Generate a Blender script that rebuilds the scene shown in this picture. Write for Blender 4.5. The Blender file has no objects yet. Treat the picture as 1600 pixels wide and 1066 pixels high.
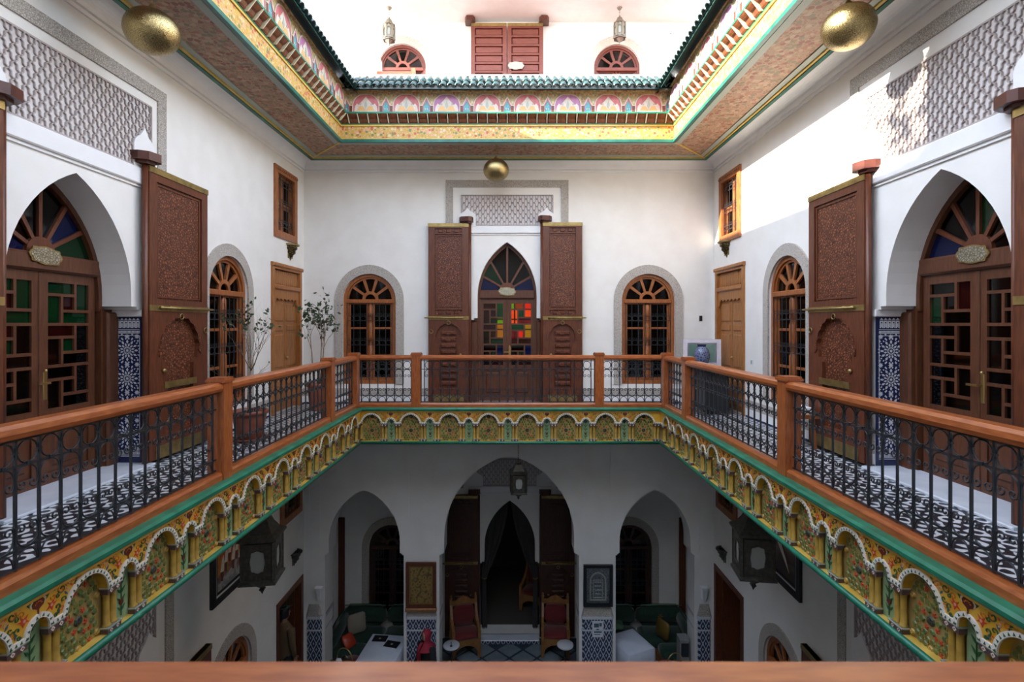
import bpy, bmesh, math, random
from math import sin, cos, pi, radians as R
from mathutils import Vector, Matrix
from mathutils.geometry import tessellate_polygon

S = bpy.context.scene
COL = S.collection
random.seed(7)

# ------------------------------------------------------------------ camera, world, sun, exposure
cd = bpy.data.cameras.new('camera'); cam = bpy.data.objects.new('camera', cd); COL.objects.link(cam)
cam.location = (0, 0, 1.64); cam.rotation_euler = (R(90), 0, 0)
cd.sensor_width = 36; cd.lens = 36 * 815 / 1600
cd.shift_x = -3 / 1600; cd.shift_y = -27 / 1600
cd.clip_start = 0.05
cd.dof.use_dof = True; cd.dof.focus_distance = 8.0; cd.dof.aperture_fstop = 4.0
S.camera = cam

SUN_DIR = Vector((1.0, 0.33, -0.46)).normalized()
w = bpy.data.worlds.new('sky'); S.world = w; w.use_nodes = True
wn = w.node_tree.nodes; wl = w.node_tree.links
bg = wn['Background']
sky = wn.new('ShaderNodeTexSky'); sky.sky_type = 'NISHITA'; sky.sun_disc = False
sky.sun_elevation = R(24); sky.sun_rotation = math.atan2(-SUN_DIR.x, -SUN_DIR.y)
sky.air_density = 1.0; sky.dust_density = 0.1; sky.ozone_density = 1.0
hs = wn.new('ShaderNodeHueSaturation'); hs.inputs['Saturation'].default_value = .5
wl.new(sky.outputs[0], hs.inputs['Color']); wl.new(hs.outputs[0], bg.inputs[0]); bg.inputs[1].default_value = 1.1
ld = bpy.data.lights.new('sun', 'SUN'); lo = bpy.data.objects.new('sun', ld); COL.objects.link(lo)
lo.rotation_euler = SUN_DIR.to_track_quat('-Z', 'Y').to_euler(); lo.location = (-20, -10, 15)
ld.energy = 16.0; ld.angle = R(0.6); ld.color = (1.0, 0.90, 0.76)
S.view_settings.view_transform = 'Standard'; S.view_settings.look = 'None'
S.view_settings.gamma = 1.0; S.view_settings.use_curve_mapping = False
S.view_settings.exposure = 0.74
S.cycles.max_bounces = 10; S.cycles.diffuse_bounces = 4; S.cycles.glossy_bounces = 3
S.cycles.transparent_max_bounces = 12; S.cycles.caustics_reflective = False; S.cycles.caustics_refractive = False

# ------------------------------------------------------------------ mesh building
class MB:
    def __init__(s): s.v = []; s.f = []; s.m = []; s.s = []
    def add(s, vs, fs, m=0, smooth=False):
        b = len(s.v); s.v += [tuple(v) for v in vs]
        for f in fs:
            s.f.append([b + i for i in f]); s.m.append(m); s.s.append(smooth)
        return s
    def box(s, x0, x1, y0, y1, z0, z1, m=0):
        vs = [(x, y, z) for z in (z0, z1) for y in (y0, y1) for x in (x0, x1)]
        return s.add(vs, [(0,2,3,1),(4,5,7,6),(0,1,5,4),(2,6,7,3),(0,4,6,2),(1,3,7,5)], m)
    def bbox(s, x0, x1, y0, y1, z0, z1, b=.01, m=0):
        # box with a chamfer all round its front (-y) face
        vs = [(x0,y1,z0),(x1,y1,z0),(x1,y1,z1),(x0,y1,z1),(x0,y0+b,z0),(x1,y0+b,z0),(x1,y0+b,z1),(x0,y0+b,z1),
              (x0+b,y0,z0+b),(x1-b,y0,z0+b),(x1-b,y0,z1-b),(x0+b,y0,z1-b)]
        fs = [(0,3,2,1),(0,1,5,4),(1,2,6,5),(2,3,7,6),(3,0,4,7),(4,5,9,8),(5,6,10,9),(6,7,11,10),(7,4,8,11),(8,9,10,11)]
        return s.add(vs, fs, m)
    def bar(s, p0, p1, w, h=None, m=0, up=(0,1,0)):
        h = h or w; p0 = Vector(p0); p1 = Vector(p1); t = (p1 - p0).normalized(); u = Vector(up)
        if abs(t.dot(u)) > .98: u = Vector((1,0,0)) if abs(t.x) < .9 else Vector((0,0,1))
        a = t.cross(u).normalized(); b = a.cross(t)
        vs = []
        for p in (p0, p1):
            for i, j in ((-1,-1),(1,-1),(1,1),(-1,1)): vs.append(p + a*(i*w/2) + b*(j*h/2))
        return s.add(vs, [(3,2,1,0),(4,5,6,7),(0,1,5,4),(1,2,6,5),(2,3,7,6),(3,0,4,7)], m)
    def plate(s, outer, holes=(), y0=0, y1=.1, m=0, fn=None, back=True):
        fn = fn or (lambda a, b, t: (a, t, b))
        loops = [list(outer)] + [list(h) for h in holes]
        tris = tessellate_polygon([[Vector((a, b, 0)) for a, b in L] for L in loops])
        flat = [p for L in loops for p in L]; n = len(flat)
        vs = [fn(a, b, y0) for a, b in flat] + [fn(a, b, y1) for a, b in flat]
        fs = [tuple(t) for t in tris]
        if back: fs += [(t[2]+n, t[1]+n, t[0]+n) for t in tris]
        k = 0
        for L in loops:
            q = len(L)
            for i in range(q):
                a = k + i; b = k + (i+1) % q
                fs.append((a, b, b+n, a+n))
            k += q
        return s.add(vs, fs, m)
    def plate_xy(s, outer, holes=(), z0=0, z1=.1, m=0):
        return s.plate(outer, holes, z1, z0, m, fn=lambda a, b, t: (a, b, t))
    def tube(s, pts, r, n=6, closed=False, m=0, smooth=True, ref=None):
        pts = [Vector(p) for p in pts]; N = len(pts); vs = []; prev = None
        for i, p in enumerate(pts):
            a = pts[(i-1) % N] if (closed or i > 0) else p
            b = pts[(i+1) % N] if (closed or i < N-1) else p
            t = (b - a).normalized()
            if ref is not None: u = Vector(ref)
            elif prev is None: u = Vector((0,0,1)) if abs(t.z) < .8 else Vector((1,0,0))
            else: u = prev
            x = (u - t*u.dot(t))
            x = x.normalized() if x.length > 1e-6 else t.orthogonal().normalized()
            prev = x; y = t.cross(x)
            rr = r[i] if isinstance(r, (list, tuple)) else r
            for k in range(n):
                an = 2*pi*k/n + pi/n; vs.append(p + x*(rr*cos(an)) + y*(rr*sin(an)))
        fs = []
        for i in range(N if closed else N-1):
            j = (i+1) % N
            for k in range(n):
                l = (k+1) % n; fs.append((i*n+k, i*n+l, j*n+l, j*n+k))
        if not closed: fs += [tuple(range(n-1,-1,-1)), tuple((N-1)*n+k for k in range(n))]
        return s.add(vs, fs, m, smooth)
    def lathe(s, prof, n=16, c=(0,0,0), a0=0, a1=2*pi, m=0, smooth=True, sx=1, sy=1, twist=0):
        full = abs(a1-a0-2*pi) < 1e-6; q = n if full else n+1; vs = []
        for r, z in prof:
            for k in range(q):
                an = a0 + (a1-a0)*k/n; vs.append((c[0]+r*sx*cos(an), c[1]+r*sy*sin(an), c[2]+z))
        fs = []
        for i in range(len(prof)-1):
            for k in range(n):
                l = (k+1) % q; fs.append((i*q+k, i*q+l, (i+1)*q+l, (i+1)*q+k))
        if full:
            if prof[0][0] > 1e-5: fs.append(tuple(range(q-1,-1,-1)))
            if prof[-1][0] > 1e-5: fs.append(tuple((len(prof)-1)*q+k for k in range(q)))
        return s.add(vs, fs, m, smooth)
    def xf(s, M, start=0):
        for i in range(start, len(s.v)): s.v[i] = tuple(M @ Vector(s.v[i]))
        return s
    def mesh(s, name, mats):
        me = bpy.data.meshes.new(name); me.from_pydata(s.v, [], s.f)
        if not isinstance(mats, (list, tuple)): mats = [mats]
        for mt in mats: me.materials.append(mt)
        me.polygons.foreach_set('material_index', s.m); me.polygons.foreach_set('use_smooth', s.s)
        bm = bmesh.new(); bm.from_mesh(me)
        bmesh.ops.remove_doubles(bm, verts=bm.verts, dist=1e-6) if len(s.v) < 20000 else None
        bmesh.ops.recalc_face_normals(bm, faces=bm.faces); bm.to_mesh(me); bm.free()
        me.update(); return me

def setp(o, label=None, cat=None, group=None, kind=None):
    if label: o['label'] = label
    if cat: o['category'] = cat
    if group: o['group'] = group
    if kind: o['kind'] = kind
    return o
def inst(name, me, parent=None, loc=(0,0,0), rot=(0,0,0), scale=None, **kw):
    o = bpy.data.objects.new(name, me); COL.objects.link(o)
    o.location = loc; o.rotation_euler = rot if isinstance(rot, (tuple, list)) else (0,0,rot)
    if scale: o.scale = scale
    if parent: o.parent = parent
    return setp(o, **kw)
def part(name, mb, mats, parent=None, loc=(0,0,0), rot=(0,0,0), **kw):
    return inst(name, mb.mesh(name, mats), parent, loc, rot, **kw)
def thing(name, label, cat, loc=(0,0,0), rot=0, group=None, kind=None):
    return inst(name, None, None, loc, rot, label=label, cat=cat, group=group, kind=kind)
def dup(root, loc=None, rot=None, label=None, parent=None):
    kids = {}
    for o in COL.objects:
        if o.parent: kids.setdefault(o.parent.name, []).append(o)
    def rec(o, p):
        c = o.copy(); COL.objects.link(c)
        if p: c.parent = p
        for ch in kids.get(o.name, []): rec(ch, c)
        return c
    c = rec(root, parent)
    if loc is not None: c.location = loc
    if rot is not None: c.rotation_euler = (0,0,rot)
    if label: c['label'] = label
    return c

# ------------------------------------------------------------------ curves
def arch_half(hw, rise, n=10):
    c = (hw*hw - rise*rise)/(2*hw); r = hw - c; a1 = math.atan2(rise, -c)
    return [(c + r*cos(a1*i/n), r*sin(a1*i/n)) for i in range(n+1)]      # spring (hw,0) -> apex (0,rise)
def arch_loop(cx, hw, z0, zs, za, n=10):
    h = arch_half(hw, za-zs, n)
    return [(cx-hw, z0)] + [(cx-a, zs+b) for a, b in h] + [(cx+a, zs+b) for a, b in reversed(h[:-1])] + [(cx+hw, z0)]
def arch_imp(cx, hw, z0, zs, za, zi, dw, n=12, steps=3):
    # arch that springs from stepped imposts: the opening is dw wider each side below zi
    L = arch_loop(cx, hw, z0, zs, za, n)[1:-1]
    lft = [(cx-hw-dw, z0)]; rgt = []
    for k in range(steps):
        x = hw + dw*(1 - k/steps); x2 = hw + dw*(1-(k+1)/steps); z = zi + .07*(k)/steps*1.0
        lft += [(cx-x, z), (cx-x2, z)]; rgt = [(cx+x2, z), (cx+x, z)] + rgt
    return lft + L + rgt + [(cx+hw+dw, z0)]
def rect(x0, x1, z0, z1): return [(x0,z0),(x1,z0),(x1,z1),(x0,z1)]
def circ(cx, cz, r, n=16, rz=None): return [(cx+r*cos(2*pi*k/n), cz+(rz or r)*sin(2*pi*k/n)) for k in range(n)]
def star(cx, cz, r, r2, n, a=0): return [(cx+(r if k%2==0 else r2)*cos(a+pi*k/n), cz+(r if k%2==0 else r2)*sin(a+pi*k/n)) for k in range(2*n)]
def spiral(cx, cz, r0, r1, a0, a1, n):
    return [(cx+(r0+(r1-r0)*i/n)*cos(a0+(a1-a0)*i/n), 0, cz+(r0+(r1-r0)*i/n)*sin(a0+(a1-a0)*i/n)) for i in range(n+1)]

# ------------------------------------------------------------------ materials
def nodes(name):
    m = bpy.data.materials.new(name); m.use_nodes = True
    nt = m.node_tree; return m, nt, nt.nodes, nt.links, nt.nodes['Principled BSDF']
def mat(name, col, rough=.5, metal=0., col2=None, nscale=6., stretch=(1,1,1), lo=.35, hi=.65, detail=4., bump=0., bscale=None, bkind='NOISE', spec=.5, sheen=0., coat=0.):
    m, nt, N, L, P = nodes(name)
    P.inputs['Base Color'].default_value = (*col, 1); P.inputs['Roughness'].default_value = rough
    P.inputs['Metallic'].default_value = metal; P.inputs['Specular IOR Level'].default_value = spec
    if sheen: P.inputs['Sheen Weight'].default_value = sheen
    if coat: P.inputs['Coat Weight'].default_value = coat; P.inputs['Coat Roughness'].default_value = .15
    if col2 or bump:
        tc = N.new('ShaderNodeTexCoord'); mp = N.new('ShaderNodeMapping'); mp.inputs['Scale'].default_value = stretch
        L.new(tc.outputs['Object'], mp.inputs[0])
    if col2:
        nz = N.new('ShaderNodeTexNoise'); nz.inputs['Scale'].default_value = nscale; nz.inputs['Detail'].default_value = detail
        L.new(mp.outputs[0], nz.inputs['Vector'])
        cr = N.new('ShaderNodeValToRGB'); cr.color_ramp.elements[0].position = lo; cr.color_ramp.elements[1].position = hi
        cr.color_ramp.elements[0].color = (*col, 1); cr.color_ramp.elements[1].color = (*col2, 1)
        L.new(nz.outputs[0], cr.inputs[0]); L.new(cr.outputs[0], P.inputs['Base Color'])
    if bump:
        if bkind == 'NOISE': b = N.new('ShaderNodeTexNoise'); b.inputs['Detail'].default_value = 5
        else: b = N.new('ShaderNodeTexVoronoi'); b.feature = 'F1'
        b.inputs['Scale'].default_value = bscale or nscale
        L.new(mp.outputs[0], b.inputs['Vector'])
        bp = N.new('ShaderNodeBump'); bp.inputs['Strength'].default_value = bump; bp.inputs['Distance'].default_value = .01
        L.new(b.outputs[0], bp.inputs['Height']); L.new(bp.outputs[0], P.inputs['Normal'])
    return m
def voro(name, stops, scale, rough=.6, bump=.4, feature='DISTANCE_TO_EDGE', metal=0., stretch=(1,1,1), rnd=1.0, bdist=.01):
    # colour ramp over a voronoi pattern: carved or painted all-over ornament
    m, nt, N, L, P = nodes(name)
    tc = N.new('ShaderNodeTexCoord'); mp = N.new('ShaderNodeMapping'); mp.inputs['Scale'].default_value = stretch
    L.new(tc.outputs['Object'], mp.inputs[0])
    v = N.new('ShaderNodeTexVoronoi'); v.feature = feature; v.inputs['Scale'].default_value = scale; v.inputs['Randomness'].default_value = rnd
    L.new(mp.outputs[0], v.inputs['Vector'])
    cr = N.new('ShaderNodeValToRGB'); e = cr.color_ramp.elements
    e[0].position = stops[0][0]; e[0].color = (*stops[0][1], 1); e[1].position = stops[-1][0]; e[1].color = (*stops[-1][1], 1)
    for p, c in stops[1:-1]: e.new(p).color = (*c, 1)
    L.new(v.outputs['Distance'], cr.inputs[0]); L.new(cr.outputs[0], P.inputs['Base Color'])
    P.inputs['Roughness'].default_value = rough; P.inputs['Metallic'].default_value = metal
    if bump:
        bp = N.new('ShaderNodeBump'); bp.inputs['Strength'].default_value = bump; bp.inputs['Distance'].default_value = bdist
        L.new(v.outputs['Distance'], bp.inputs['Height']); L.new(bp.outputs[0], P.inputs['Normal'])
    return m
def quasi(name, c0, c1, k, axes=(0,1), th=0.0, rough=.35, fold=4, mid=None):
    # mosaic of small glazed tesserae: sum of cosines in several directions, cut at a threshold
    m, nt, N, L, P = nodes(name)
    tc = N.new('ShaderNodeTexCoord'); sp = N.new('ShaderNodeSeparateXYZ'); L.new(tc.outputs['Object'], sp.inputs[0])
    def M(op, a, b=None):
        n = N.new('ShaderNodeMath'); n.operation = op
        for i, x in enumerate((a, b)):
            if x is None: continue
            if isinstance(x, (int, float)): n.inputs[i].default_value = x
            else: L.new(x, n.inputs[i])
        return n.outputs[0]
    X = sp.outputs[axes[0]]; Y = sp.outputs[axes[1]]; tot = None
    for i in range(fold):
        a = pi*i/fold
        c = M('COSINE', M('ADD', M('MULTIPLY', X, k*cos(a)), M('MULTIPLY', Y, k*sin(a))))
        tot = c if tot is None else M('ADD', tot, c)
    cr = N.new('ShaderNodeValToRGB'); cr.color_ramp.interpolation = 'CONSTANT'
    e = cr.color_ramp.elements; e[0].color = (*c0, 1); e[1].color = (*c1, 1); e[1].position = .5 + th/(2*fold)
    if mid: x = e.new(.5 + th/(2*fold) + .18); x.color = (*mid, 1)
    L.new(M('ADD', M('DIVIDE', tot, 2.0*fold), .5), cr.inputs[0]); L.new(cr.outputs[0], P.inputs['Base Color'])
    P.inputs['Roughness'].default_value = rough
    return m
def lozenge(name, c0, c1, w, h, rough=.3):
    # glazed lozenge net: white bands crossing on a dark ground, a small white diamond in each mesh
    m, nt, N, L, P = nodes(name)
    tc = N.new('ShaderNodeTexCoord'); sp = N.new('ShaderNodeSeparateXYZ'); L.new(tc.outputs['Object'], sp.inputs[0])
    def M_(op, a, b=None):
        n = N.new('ShaderNodeMath'); n.operation = op
        for i, x in enumerate((a, b)):
            if x is None: continue
            if isinstance(x, (int, float)): n.inputs[i].default_value = x
            else: L.new(x, n.inputs[i])
        return n.outputs[0]
    X = M_('ADD', sp.outputs[0], sp.outputs[1]); a = M_('MULTIPLY', X, pi/w); b = M_('MULTIPLY', sp.outputs[2], pi/h)
    p, q = M_('COSINE', M_('ADD', a, b)), M_('COSINE', M_('SUBTRACT', a, b))
    band = M_('LESS_THAN', M_('MINIMUM', M_('ABSOLUTE', p), M_('ABSOLUTE', q)), .26)
    dia = M_('GREATER_THAN', M_('MINIMUM', M_('ABSOLUTE', p), M_('ABSOLUTE', q)), .90)
    mx = N.new('ShaderNodeMix'); mx.data_type = 'RGBA'; mx.inputs[6].default_value = (*c0, 1); mx.inputs[7].default_value = (*c1, 1)
    L.new(M_('MAXIMUM', band, dia), mx.inputs[0]); L.new(mx.outputs[2], P.inputs['Base Color']); P.inputs['Roughness'].default_value = rough
    return m
def floral(name, base, cols, scale, r0=.52, rough=.5, fine=None):
    # painted florets: every voronoi cell carries one flower of its own colour on a plain ground, with a finer sprinkle between
    m, nt, N, L, P = nodes(name); tc = N.new('ShaderNodeTexCoord'); last = None
    def layer(sc, cs, r, under):
        v = N.new('ShaderNodeTexVoronoi'); v.inputs['Scale'].default_value = sc; v.inputs['Randomness'].default_value = .7; L.new(tc.outputs['Object'], v.inputs['Vector'])
        sp = N.new('ShaderNodeSeparateColor'); L.new(v.outputs['Color'], sp.inputs[0])
        cr = N.new('ShaderNodeValToRGB'); cr.color_ramp.interpolation = 'CONSTANT'; e = cr.color_ramp.elements
        e[0].position = 0; e[0].color = (*cs[0], 1); e[1].position = 1 - 1/len(cs); e[1].color = (*cs[-1], 1)
        for k, c in enumerate(cs[1:-1]): e.new((k+1)/len(cs)).color = (*c, 1)
        L.new(sp.outputs[0], cr.inputs[0])
        lt = N.new('ShaderNodeMath'); lt.operation = 'LESS_THAN'; lt.inputs[1].default_value = r; L.new(v.outputs['Distance'], lt.inputs[0])
        mx = N.new('ShaderNodeMix'); mx.data_type = 'RGBA'; L.new(lt.outputs[0], mx.inputs[0]); L.new(cr.outputs[0], mx.inputs[7])
        if isinstance(under, tuple): mx.inputs[6].default_value = (*under, 1)
        else: L.new(under, mx.inputs[6])
        return mx.outputs[2]
    o = layer(scale*2.3, [cols[(k*2+1) % len(cols)] for k in range(len(cols))], r0*.8, base); o = layer(scale, cols, r0, o)
    L.new(o, P.inputs['Base Color']); P.inputs['Roughness'].default_value = rough; return m
def emit(name, col, s):
    m, nt, N, L, P = nodes(name); P.inputs['Base Color'].default_value = (*col, 1)
    P.inputs['Emission Color'].default_value = (*col, 1); P.inputs['Emission Strength'].default_value = s; return m
def glass(name, tint, milk=0., rough=.05):
    m = bpy.data.materials.new(name); m.use_nodes = True; nt = m.node_tree; N = nt.nodes; L = nt.links; N.clear()
    o = N.new('ShaderNodeOutputMaterial'); t = N.new('ShaderNodeBsdfTransparent'); t.inputs[0].default_value = (*tint, 1)
    g = N.new('ShaderNodeBsdfGlossy'); g.inputs['Roughness'].default_value = rough; g.inputs[0].default_value = (.9,.9,.9,1)
    lw = N.new('ShaderNodeFresnel'); lw.inputs[0].default_value = 1.45
    mx = N.new('ShaderNodeMixShader'); L.new(lw.outputs[0], mx.inputs[0])
    if milk:                                            # dusty, slightly opalescent coloured glass
        d = N.new('ShaderNodeBsdfDiffuse'); d.inputs[0].default_value = (*tint, 1); m2 = N.new('ShaderNodeMixShader'); m2.inputs[0].default_value = milk
        L.new(t.outputs[0], m2.inputs[1]); L.new(d.outputs[0], m2.inputs[2]); L.new(m2.outputs[0], mx.inputs[1])
    else: L.new(t.outputs[0], mx.inputs[1])
    L.new(g.outputs[0], mx.inputs[2])
    L.new(mx.outputs[0], o.inputs[0]); return m

M = {}
M['plaster'] = mat('white_plaster', (.81,.785,.74), .75, col2=(.85,.83,.79), nscale=3, bump=.08, bscale=60)
M['stucco'] = mat('smooth_white_stucco', (.82,.81,.80), .7, col2=(.86,.85,.84), nscale=5)
M['carved'] = voro('carved_plaster', [(0,(.24,.21,.18)),(.12,(.48,.44,.39)),(.45,(.66,.62,.57))], 52, .85, .5)
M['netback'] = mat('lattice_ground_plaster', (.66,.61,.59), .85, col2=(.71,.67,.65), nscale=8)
M['netrib'] = mat('lattice_rib_shade', (.44,.38,.36), .8)  # rib tone darkened to paint in the shadow lines of the lattice
M['rail'] = mat('varnished_rail_wood', (.29,.070,.016), .32, col2=(.42,.125,.032), nscale=9, stretch=(1,6,6), spec=.5, coat=.25)
M['post'] = mat('varnished_post_wood', (.29,.070,.016), .32, col2=(.42,.125,.032), nscale=9, stretch=(6,6,1), spec=.5, coat=.25)
M['frame'] = mat('orange_cedar_frame', (.24,.070,.018), .42, col2=(.36,.125,.036), nscale=8, stretch=(5,5,1))
M['doorwood'] = mat('honey_cedar_door', (.28,.098,.020), .45, col2=(.41,.165,.043), nscale=7, stretch=(6,6,.8))
M['leaf'] = mat('dark_cedar_leaf', (.088,.023,.009), .42, col2=(.145,.042,.016), nscale=8, stretch=(6,6,.8))
M['sash'] = mat('glazed_door_wood', (.078,.026,.011), .42, col2=(.125,.044,.019), nscale=8, stretch=(6,6,.8))
M['leafshade'] = mat('shaded_cedar_leaf', (.045,.015,.009), .5, col2=(.07,.024,.013), nscale=8, stretch=(6,6,.8))  # darker copy of the cedar leaf, loggia shade put into its colour
M['cap'] = mat('dark_red_wood_block', (.07,.02,.014), .4, col2=(.11,.03,.02), nscale=6)
M['carvewood'] = voro('carved_cedar_panel', [(0,(.022,.006,.003)),(.12,(.12,.030,.010)),(.40,(.30,.095,.033))], 30, .5, .9)
M['brass'] = mat('aged_brass_strip', (.28,.20,.075), .42, .85, col2=(.42,.31,.12), nscale=12)
M['brassdoor'] = mat('polished_brass', (.62,.45,.18), .28, .95)
M['goldball'] = voro('pierced_gold_metal', [(0,(.06,.045,.02)),(.06,(.42,.32,.14)),(.5,(.60,.48,.24))], 85, .27, .35, metal=.97)
M['iron'] = mat('black_wrought_iron', (.045,.050,.058), .36, .45)
M['marble'] = mat('pale_marble', (.62,.66,.72), .25, col2=(.72,.75,.80), nscale=4)
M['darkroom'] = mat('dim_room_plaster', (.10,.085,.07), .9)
M['green'] = mat('green_gloss_paint', (.010,.13,.072), .35, col2=(.016,.20,.11), nscale=7)
M['teal'] = mat('teal_paint', (.006,.085,.065), .35, col2=(.012,.14,.10), nscale=7)
M['goldpaint'] = mat('gold_yellow_paint', (.55,.34,.05), .45, col2=(.66,.45,.10), nscale=10)
M['yellow'] = mat('yellow_painted_wood', (.60,.30,.018), .45, col2=(.70,.43,.06), nscale=9, hi=.8)
M['olive'] = mat('olive_ground_paint', (.30,.20,.06), .5, col2=(.42,.30,.10), nscale=10)
M['ochre'] = mat('ochre_column_paint', (.34,.20,.035), .4, col2=(.48,.30,.05), nscale=14)
M['petal'] = mat('green_petal_paint', (.10,.13,.035), .4, col2=(.16,.20,.05), nscale=12)
M['medal'] = mat('dark_medallion_paint', (.05,.055,.035), .45)
M['red'] = mat('red_star_paint', (.52,.055,.022), .4)
M['maroon'] = mat('maroon_paint', (.12,.022,.014), .45)
M['plum'] = mat('plum_brown_paint', (.12,.065,.06), .45)
M['whitep'] = mat('white_paint', (.78,.74,.66), .5)
M['pinkp'] = mat('pink_paint', (.62,.33,.24), .5)
M['mint'] = mat('mint_green_paint', (.20,.30,.14), .45, col2=(.28,.40,.22), nscale=12)
M['vine'] = mat('dark_green_paint', (.03,.10,.035), .45)
M['bluep'] = mat('blue_grey_paint', (.06,.12,.16), .45)
M['orange'] = mat('orange_paint', (.56,.15,.015), .45)
M['soffit'] = floral('painted_soffit', (.37,.215,.125), [(.24,.08,.05),(.33,.20,.12),(.20,.16,.09),(.42,.27,.17),(.33,.13,.08)], 15, .50, .55)
M['band'] = floral('painted_gold_band', (.50,.31,.06), [(.44,.10,.05),(.58,.45,.26),(.16,.20,.07),(.60,.30,.20),(.42,.24,.04),(.50,.30,.05)], 19, .50, .5)
M['friezeg'] = floral('frieze_ground_paint', (.40,.30,.15), [(.50,.36,.14),(.36,.14,.08),(.24,.27,.16),(.52,.42,.28),(.30,.20,.08)], 24, .5)
M['friezew'] = mat('frieze_pale_paint', (.50,.42,.34), .5, col2=(.58,.50,.42), nscale=30)
M['corbel'] = mat('corbel_brown_wood', (.095,.028,.011), .45, col2=(.17,.054,.018), nscale=16)
M['cream'] = mat('cream_painted_wood', (.56,.46,.30), .5, col2=(.64,.55,.40), nscale=20)
M['rosered'] = mat('rose_red_paint', (.42,.10,.10), .5, col2=(.50,.16,.17), nscale=12)
M['mauve'] = mat('mauve_paint', (.34,.12,.24), .5, col2=(.42,.18,.32), nscale=12)
M['turq'] = mat('turquoise_paint', (.06,.25,.27), .5, col2=(.12,.34,.36), nscale=14)
M['peach'] = mat('peach_paint', (.60,.34,.13), .5)
M['greyp'] = mat('grey_green_paint', (.33,.36,.30), .5)
M['tile'] = mat('glazed_green_roof_tile', (.014,.046,.042), .22, col2=(.032,.08,.074), nscale=10, coat=.4)
M['navy'] = mat('navy_glaze', (.018,.026,.085), .25)
M['tesser'] = mat('white_glaze', (.66,.68,.72), .25)
M['zfloor'] = quasi('black_white_zellige_floor', (.022,.025,.032), (.74,.76,.78), 2*pi/.092, (0,1), .35, .3)
M['zdado'] = lozenge('blue_white_zellige_dado', (.02,.03,.085), (.50,.53,.58), .12, .24)
M['gfloor'] = mat('grey_blue_floor_tile', (.17,.22,.24), .3, col2=(.22,.27,.29), nscale=5)
M['gline'] = mat('dark_floor_strip', (.03,.05,.07), .35)
M['velvet'] = mat('green_velvet', (.006,.032,.018), .8, col2=(.012,.05,.028), nscale=20, sheen=.3)
M['velvetlt'] = mat('light_green_piping', (.12,.22,.12), .7)
M['redseat'] = mat('dark_red_velvet', (.16,.012,.012), .8, sheen=.3)
M['honey'] = mat('honey_carved_wood', (.25,.105,.03), .45, col2=(.33,.15,.045), nscale=14)
M['cloth'] = mat('white_tablecloth', (.58,.62,.70), .8, col2=(.64,.68,.76), nscale=6)
M['paper'] = mat('white_paper', (.75,.76,.80), .7)
M['black'] = mat('black_lacquer', (.012,.012,.014), .35)
M['gilt'] = mat('dark_gilt_frame', (.30,.19,.05), .4, .6)
M['terra'] = mat('terracotta_glaze', (.20,.055,.03), .4, col2=(.28,.085,.045), nscale=6)
M['soil'] = mat('dark_potting_soil', (.03,.02,.012), .95)
M['bark'] = mat('grey_brown_bark', (.22,.16,.11), .85, col2=(.30,.23,.16), nscale=25)
M['foliage'] = mat('dark_ficus_leaf', (.022,.045,.018), .45, col2=(.05,.085,.03), nscale=3)
M['fern'] = mat('blue_green_fern', (.03,.10,.07), .6)
M['lantern'] = mat('dark_lantern_metal', (.055,.052,.044), .4, .5, col2=(.11,.10,.08), nscale=20)
M['frost'] = mat('frosted_lantern_glass', (.42,.44,.40), .35)
M['picglass'] = glass('picture_glass', (.97,.98,.98))
M['clearglass'] = glass('clear_window_glass', (.75,.78,.80))
M['dimglass'] = glass('darkened_window_glass', (.30,.31,.32))  # tint darkened to stand for the unlit rooms behind the panes
M['gg'] = glass('green_stained_glass', (.02,.20,.06), .10); M['gb'] = glass('blue_stained_glass', (.02,.05,.32), .12)
M['gr'] = glass('red_stained_glass', (.30,.03,.03), .06); M['ga'] = glass('amber_stained_glass', (.75,.35,.05))
M['gy'] = glass('yellow_green_stained_glass', (.45,.55,.08))
M['skin'] = mat('warm_skin', (.42,.22,.14), .5)
M['hair'] = mat('black_hair', (.012,.010,.009), .5)
M['hijab'] = mat('crimson_headscarf', (.30,.012,.03), .75)
M['abaya'] = mat('black_robe_cloth', (.012,.012,.014), .8)
M['khaki'] = mat('olive_brown_shirt', (.16,.10,.05), .85)
M['shutterred'] = mat('red_brown_shutter_wood', (.12,.027,.018), .5, col2=(.16,.040,.026), nscale=8, stretch=(1,6,6))
# ------------------------------------------------------------------ the house: measures in metres, gallery floor at z = 0
XL, XR, YB, YF = -4.32, 4.11, 10.72, -0.75          # gallery walls
ZG, ZC, TH = -5.90, 4.97, .45                        # ground floor, painted ceiling, wall thickness
FX0, FX1, FY0, FY1 = -2.70, 2.58, .95, 9.17          # faces of the gallery fascia
UX0, UX1, UY0, UY1 = -3.17, 2.93, .45, 9.52          # inner edge of the painted ceiling
XM = (XL + XR)/2
LROT, RROT = R(90), R(-90)
def side(sgn, y, z=0.):                              # a place on the left (-1) or right (+1) gallery wall
    return ((XL, y, z), LROT) if sgn < 0 else ((XR, y, z), RROT)
DY = {-1: 5.15, 1: 5.02}                             # doors, windows of the side walls along y
WY = {-1: 7.90, 1: 7.85}; SY = {-1: 9.85, 1: 9.90}; PY = {-1: 9.92, 1: 9.93}
DXB = -.14                                            # door of the back wall along x
WXB = (-2.97, 2.76)

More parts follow.
